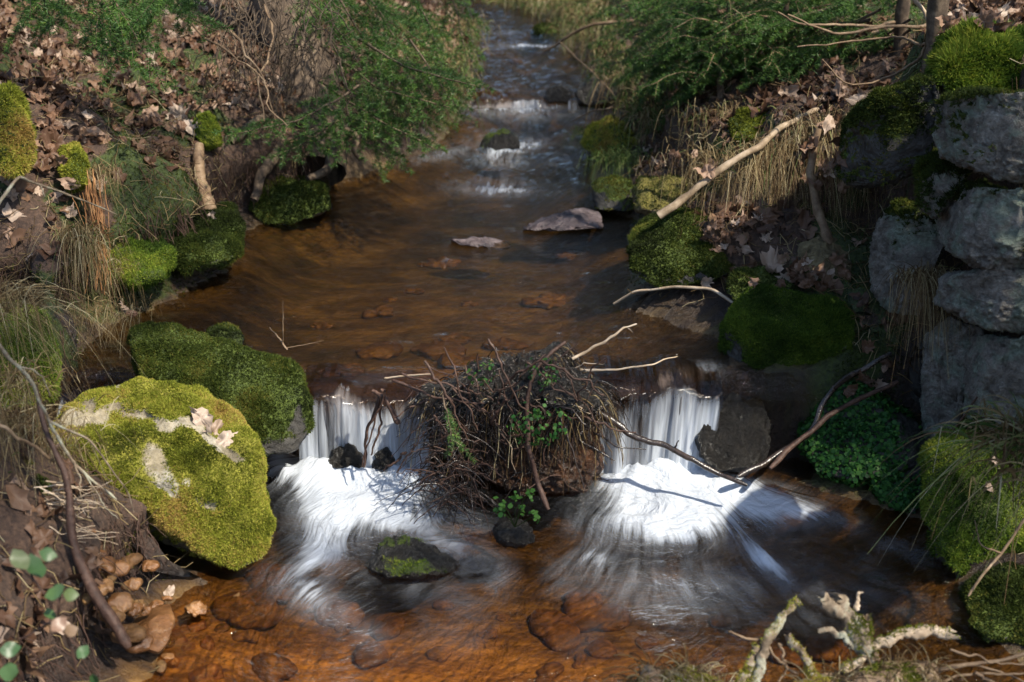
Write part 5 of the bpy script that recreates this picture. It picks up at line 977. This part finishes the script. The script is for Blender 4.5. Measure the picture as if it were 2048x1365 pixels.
# spruces on the right bank
p_ = hit(1800, 110); t3 = empty('spruce_tree', p_, 'thin grey trunked spruce at upper right spreading long boughs over the bank', 'tree')
trunk(t3, [p_ - [0, 0, .1], p_ + [0, 0, .5], p_ + [.01, .03, .9], p_ + [.03, .05, 1.4]], .026, .016)
Y3 = float(p_[1])
p4 = hit(1872, 95); t4 = empty('spruce_tree', p4, 'brown trunked young spruce right behind the moss capped wall', 'tree'); trunk(t4, [p4 - [0, 0, .1], p4 + [0, 0, .5], p4 + [-.02, .03, .9], p4 + [-.03, .05, 1.3]], .032, .02)
for pts, r_ in [([(1790, 45, Y3), (1700, 55, Y3 - .1), (1600, 45, Y3 - .2), (1560, 25, Y3 - .3)], .007), ([(1880, 45, Y3), (1790, 55, Y3 - .1), (1680, 68, Y3 - .2), (1580, 30, Y3 - .3)], .008), ([(1860, 90, 4.2), (1780, 75, 4.2), (1680, 80, 4.2), (1600, 95, 4.2)], .006), ([(1862, 80, 4.0), (1800, 150, 3.9), (1740, 168, 3.9), (1690, 165, 3.9), (1650, 120, 3.9)], .005)]:
    V, q = tubes(smoothpath(cm(pts), 24, .012, 7)[None], np.linspace(r_, r_ * .4, 24)[None], 6); b = Bag(); b.add(V, q); b.build('dead_branch', M_twig, t3)
stick('bare_stem', 'sunlit bare stem crossing in front of the two right trunks', 'stick', [(1810, -30, 3.9), (1850, 30, 3.9), (1880, 75, 3.95), (1885, 110, 4.0)], .007, .006, M_pale, 121, .004)
boughs = [([(1820, 40), (1720, 100), (1560, 190)], .3), ([(1800, 100), (1700, 170), (1600, 260)], .26), ([(1760, 20), (1640, 80), (1500, 150)], .3), ([(1700, 140), (1620, 200), (1540, 290)], .24), ([(1780, 160), (1720, 220), (1640, 300)], .2), ([(1620, 100), (1520, 160), (1440, 260)], .26), ([(1540, 80), (1420, 150), (1340, 240)], .26), ([(1480, 20), (1340, 90), (1250, 160)], .28),
 ([(1800, -60), (1600, -10), (1400, 40)], .34), ([(1760, -40), (1560, 10), (1330, 90)], .34), ([(1700, 10), (1520, 50), (1270, 120)], .32), ([(1740, 40), (1560, 70), (1330, 150)], .32), ([(1700, 80), (1540, 110), (1380, 190)], .30), ([(1760, 90), (1640, 130), (1500, 215)], .28),
 ([(1790, 110), (1720, 150), (1600, 230)], .26), ([(1780, 130), (1730, 190), (1680, 250)], .22), ([(1640, -60), (1480, -20), (1290, 30)], .32), ([(1560, -80), (1420, -30), (1250, 10)], .3), ([(1820, 60), (1740, 110), (1640, 170)], .24), ([(1600, 60), (1450, 80), (1300, 180)], .28),
 ([(1500, -40), (1380, 20), (1260, 70)], .28), ([(1840, -60), (1740, -10), (1620, 40)], .3), ([(1560, 120), (1480, 160), (1420, 240)], .24), ([(1660, 120), (1600, 170), (1560, 240)], .22), ([(1420, 60), (1340, 120), (1290, 200)], .24), ([(1460, 100), (1400, 170), (1360, 250)], .22)]
for k, (pts, wd) in enumerate(boughs):
    Yb_ = 5.6 - .9 * (pts[0][0] - 1250) / 600. + rg.uniform(-.3, .3); add_bough(t3 if k % 2 else t4, [(a, b_, Yb_ + .25 * j) for j, (a, b_) in enumerate(pts)], rg, wd, 1.1, 900)
# young spruces rising from the right bank
for k, (px, py, h_, lb) in enumerate([(1330, 190, .75, 'young spruce nearest the stream on the right bank'), (1440, 215, .8, 'young spruce behind the sunlit yellow moss hump'), (1560, 150, .7, 'young spruce in the middle of the right bank thicket'), (1290, 110, .7, 'young spruce leaning over the water far up the right bank')]):
    p_ = hit(px, py); s_ = empty('spruce_sapling', p_, lb, 'tree'); trunk(s_, [p_, p_ + [0, 0, h_ * .5], p_ + [.02, 0, h_]], .016, .004)
    nb_ = 26
    for j in range(nb_):
        f = .12 + .86 * j / nb_; a_ = j * 2.4 + k; ln = .42 * (1 - .75 * f) * rg.uniform(.7, 1.2); q0 = p_ + [0, 0, h_ * f]; D = np.array([math.cos(a_), math.sin(a_) * .8, .05]); 
        wood, sg = bough(q0, q0 + D * ln * .5 + [0, 0, .02], q0 + D * ln - [0, 0, .05], rg, ln * .5, .8); b = Bag()
        for path, rr in wood: V, q = tubes(path[None], rr[None], 4); b.add(V, q)
        br = b.build('branch', M_twig, s_); c = Bag(); V, f_, a = needles_from(sg, rg, 900); c.add(V, f_, a); nd = c.build('needles', M_needle, s_, False); nd.parent = br
# ------------------------------------------------------------------ unseen spruce canopy added to shade the stream, with gaps shaped to pass sun
LIT = [(1580, 630, 130, 40), (1280, 480, 60, 40),
(600, 1300, 420, 80), (1250, 1250, 200, 60), (700, 820, 100, 40), (650, 480, 120, 40), (1150, 620, 100, 40), (1980, 1000, 90, 90), (2000, 1200, 70, 50), (480, 180, 120, 60),
(330, 860, 200, 90), (420, 980, 130, 110), (1450, 70, 160, 60), (820, 200, 90, 80), (1150, 60, 90, 50), (1060, 10, 120, 30),
  # sun gaps left in the canopy: x, y, rx, ry in the 2048 grid
 (300, 900, 210, 120), (420, 1030, 110, 80), (40, 1230, 130, 150), (300, 1250, 160, 70), (480, 1290, 150, 60), (760, 1310, 220, 45), (1000, 1350, 200, 30), (700, 985, 130, 70), (1330, 990, 150, 70), (620, 860, 40, 60),
 (130, 270, 90, 70), (25, 280, 50, 90), (180, 470, 45, 110), (60, 480, 70, 60), (395, 245, 50, 35), (90, 40, 160, 40), (230, 150, 120, 30), (410, 380, 30, 60), (530, 60, 130, 90), (730, 120, 120, 110), (640, 240, 40, 60), (850, 100, 80, 70),
 (900, 690, 150, 25), (900, 560, 230, 40), (680, 640, 100, 30), (1050, 380, 140, 25), (1060, 215, 100, 18), (930, 270, 40, 20), (1960, 50, 110, 50), (1990, 110, 70, 50), (1700, 40, 100, 30), (1500, 240, 60, 40), (1225, 262, 50, 25), (1350, 450, 80, 30), (1640, 310, 40, 60),
 (1480, 320, 160, 60), (1580, 400, 60, 50), (1400, 380, 60, 25), (1250, 320, 60, 30), (1080, 20, 120, 30), (1200, 90, 60, 50), (1970, 930, 90, 80), (1920, 1000, 40, 50), (1730, 1260, 170, 60), (1330, 1330, 90, 30), (2010, 1330, 80, 30), (1040, 710, 90, 25), (1000, 800, 40, 40),
 (1350, 600, 60, 30), (1600, 620, 70, 30), (1980, 450, 60, 40), (1940, 220, 50, 40), (1360, 60, 80, 50), (1500, 120, 100, 50), (1060, 960, 40, 40), (1300, 820, 80, 40), (1550, 540, 40, 20)]
LIT = np.array(LIT, float); S_ = np.array(SUN)
def shadow_pixel(C):
    g = C.copy(); z = np.full(len(C), .4)
    for _ in range(6):
        t = (C[:, 2] - z) / S_[2]; g = C - t[:, None] * S_; z = np.clip(gnd(np.clip(g[:, 0], -3.3, 3.3), np.clip(g[:, 1], 1.4, 11)), 0, 1.6)
        a = (np.abs(g[:, 0] + 1.1) < .5) & (np.abs(g[:, 1] - 2.85) < .35); z = np.where(a, .22, z)
    g[:, 2] = z; return g
rc = np.random.default_rng(5)
def spray(seed):
    r_ = np.random.default_rng(seed); wood, sg = bough(np.array([-.22, 0, 0.]), np.array([0, 0, .02]), np.array([.24, 0, -.03]), r_, .26, .7, sub=False); V, f, a = needles_from(sg, r_, 130, .035, .010); return V, f, a
SP = [spray(k) for k in range(6)]
n = 11000; gx = np.stack([rc.uniform(-4.5, 3.5, n), rc.uniform(.2, 12, n), np.full(n, .4)], -1); hgt = rc.uniform(2.5, 5.0, n); C = gx + S_ * (hgt / S_[2])[:, None]
g = shadow_pixel(C); px, py = proj(g); inside = np.zeros(n)
ex = .085 * F / np.maximum(np.hypot(g[:, 1], 1.4), 1.5)
for cx, cy, rx, ry in LIT: inside = np.maximum(inside, np.exp(-(((px - cx) / (rx + ex)) ** 2 + ((py - cy) / (ry + ex * .5)) ** 2) ** 3))
infr = (g[:, 1] > 1.2) & (px > -250) & (px < 2300)
keepc = rc.random(n) > np.where(infr, 1.25 * inside + .13, .5)
C = C[keepc]
cpx, cpy = proj(C); C = C[~((cpy > -60) & (cpy < 1400) & (cpx > -60) & (cpx < 2110) & (C[:, 1] > .2))]
big = [((4.6, 1.0), 'unseen spruce added right of the frame to shade the lower pool'), ((5.2, 4.6), 'unseen spruce added on the right slope to shade the middle of the stream'), ((5.0, 8.6), 'unseen spruce added on the right slope to shade the stream far up'), ((-3.9, 7.4), 'unseen spruce added on the left slope as part of the shading canopy')]
own = np.argmin(np.stack([np.hypot(C[:, 0] - b_[0][0], C[:, 1] - b_[0][1]) for b_ in big]), 0)
def place_sprays(Cs, parent, scale=1.):
    b = Bag(); k_ = rc.integers(0, 6, len(Cs))
    for k in range(6):
        s = Cs[k_ == k]; m_ = len(s)
        if not m_: continue
        V, f, a = SP[k]; th = rc.uniform(0, 6.28, m_); t2_ = rc.normal(size=m_) * .25; sz = scale * rc.uniform(.7, 1.25, m_)
        c, s_ = np.cos(th), np.sin(th); W = V[None] * sz[:, None, None]; x = W[..., 0]; y = W[..., 1]; z = W[..., 2] + x * t2_[:, None]
        W = np.stack([x * c[:, None] - y * s_[:, None], x * s_[:, None] + y * c[:, None], z], -1) + s[:, None]; b.add(W, (f[None] + (np.arange(m_) * len(V))[:, None, None]).reshape(-1, 3), np.tile(a, m_))
    return b.build('crown', M_needle, parent, False)
for i, (xy, lb) in enumerate(big):
    gz = float(gnd(*xy)); t_ = empty('spruce_tree', (xy[0], xy[1], gz), lb, 'tree'); trunk(t_, [[xy[0], xy[1], gz - .2], [xy[0] + .05, xy[1], gz + 2.5], [xy[0], xy[1], gz + 5.4]], .16, .05)  # unseen trees added to carry the shading crowns
    Cs = C[own == i]
    if len(Cs):
        place_sprays(Cs, t_, .62); sel = Cs[rc.permutation(len(Cs))[:8]]; b = Bag()
        for c_ in sel:
            p0 = np.array([xy[0], xy[1], c_[2] + .3]); V, q = tubes(smoothpath([p0, (p0 + c_) / 2 + [0, 0, .15], c_], 12, .05, 3)[None], np.linspace(.010, .003, 12)[None], 5); b.add(V, q)
        b.build('limbs', M_bark, t_)
# forest beyond, reflected in the far water
ft = []
for k in range(16):
    x = rc.uniform(-9, 9); y = rc.uniform(13.5, 22); gz = float(gnd(x, y)); h_ = rc.uniform(7, 11); ft.append((x, y))
    t_ = empty('spruce_tree', (x, y, gz), 'dark spruce of the forest beyond the bend of the stream', 'tree', 'spruces of the forest beyond'); trunk(t_, [[x, y, gz - .2], [x, y, gz + h_ * .5], [x, y, gz + h_]], .16, .03)
    m_ = 420; f = rc.random(m_) ** 1.3; a_ = rc.uniform(0, 6.28, m_); r_ = (1 - f) * 1.7 * np.sqrt(rc.random(m_)) + .1; place_sprays(np.stack([x + r_ * np.cos(a_), y + r_ * np.sin(a_), gz + .3 + f * (h_ - .3)], -1), t_, 2.4)
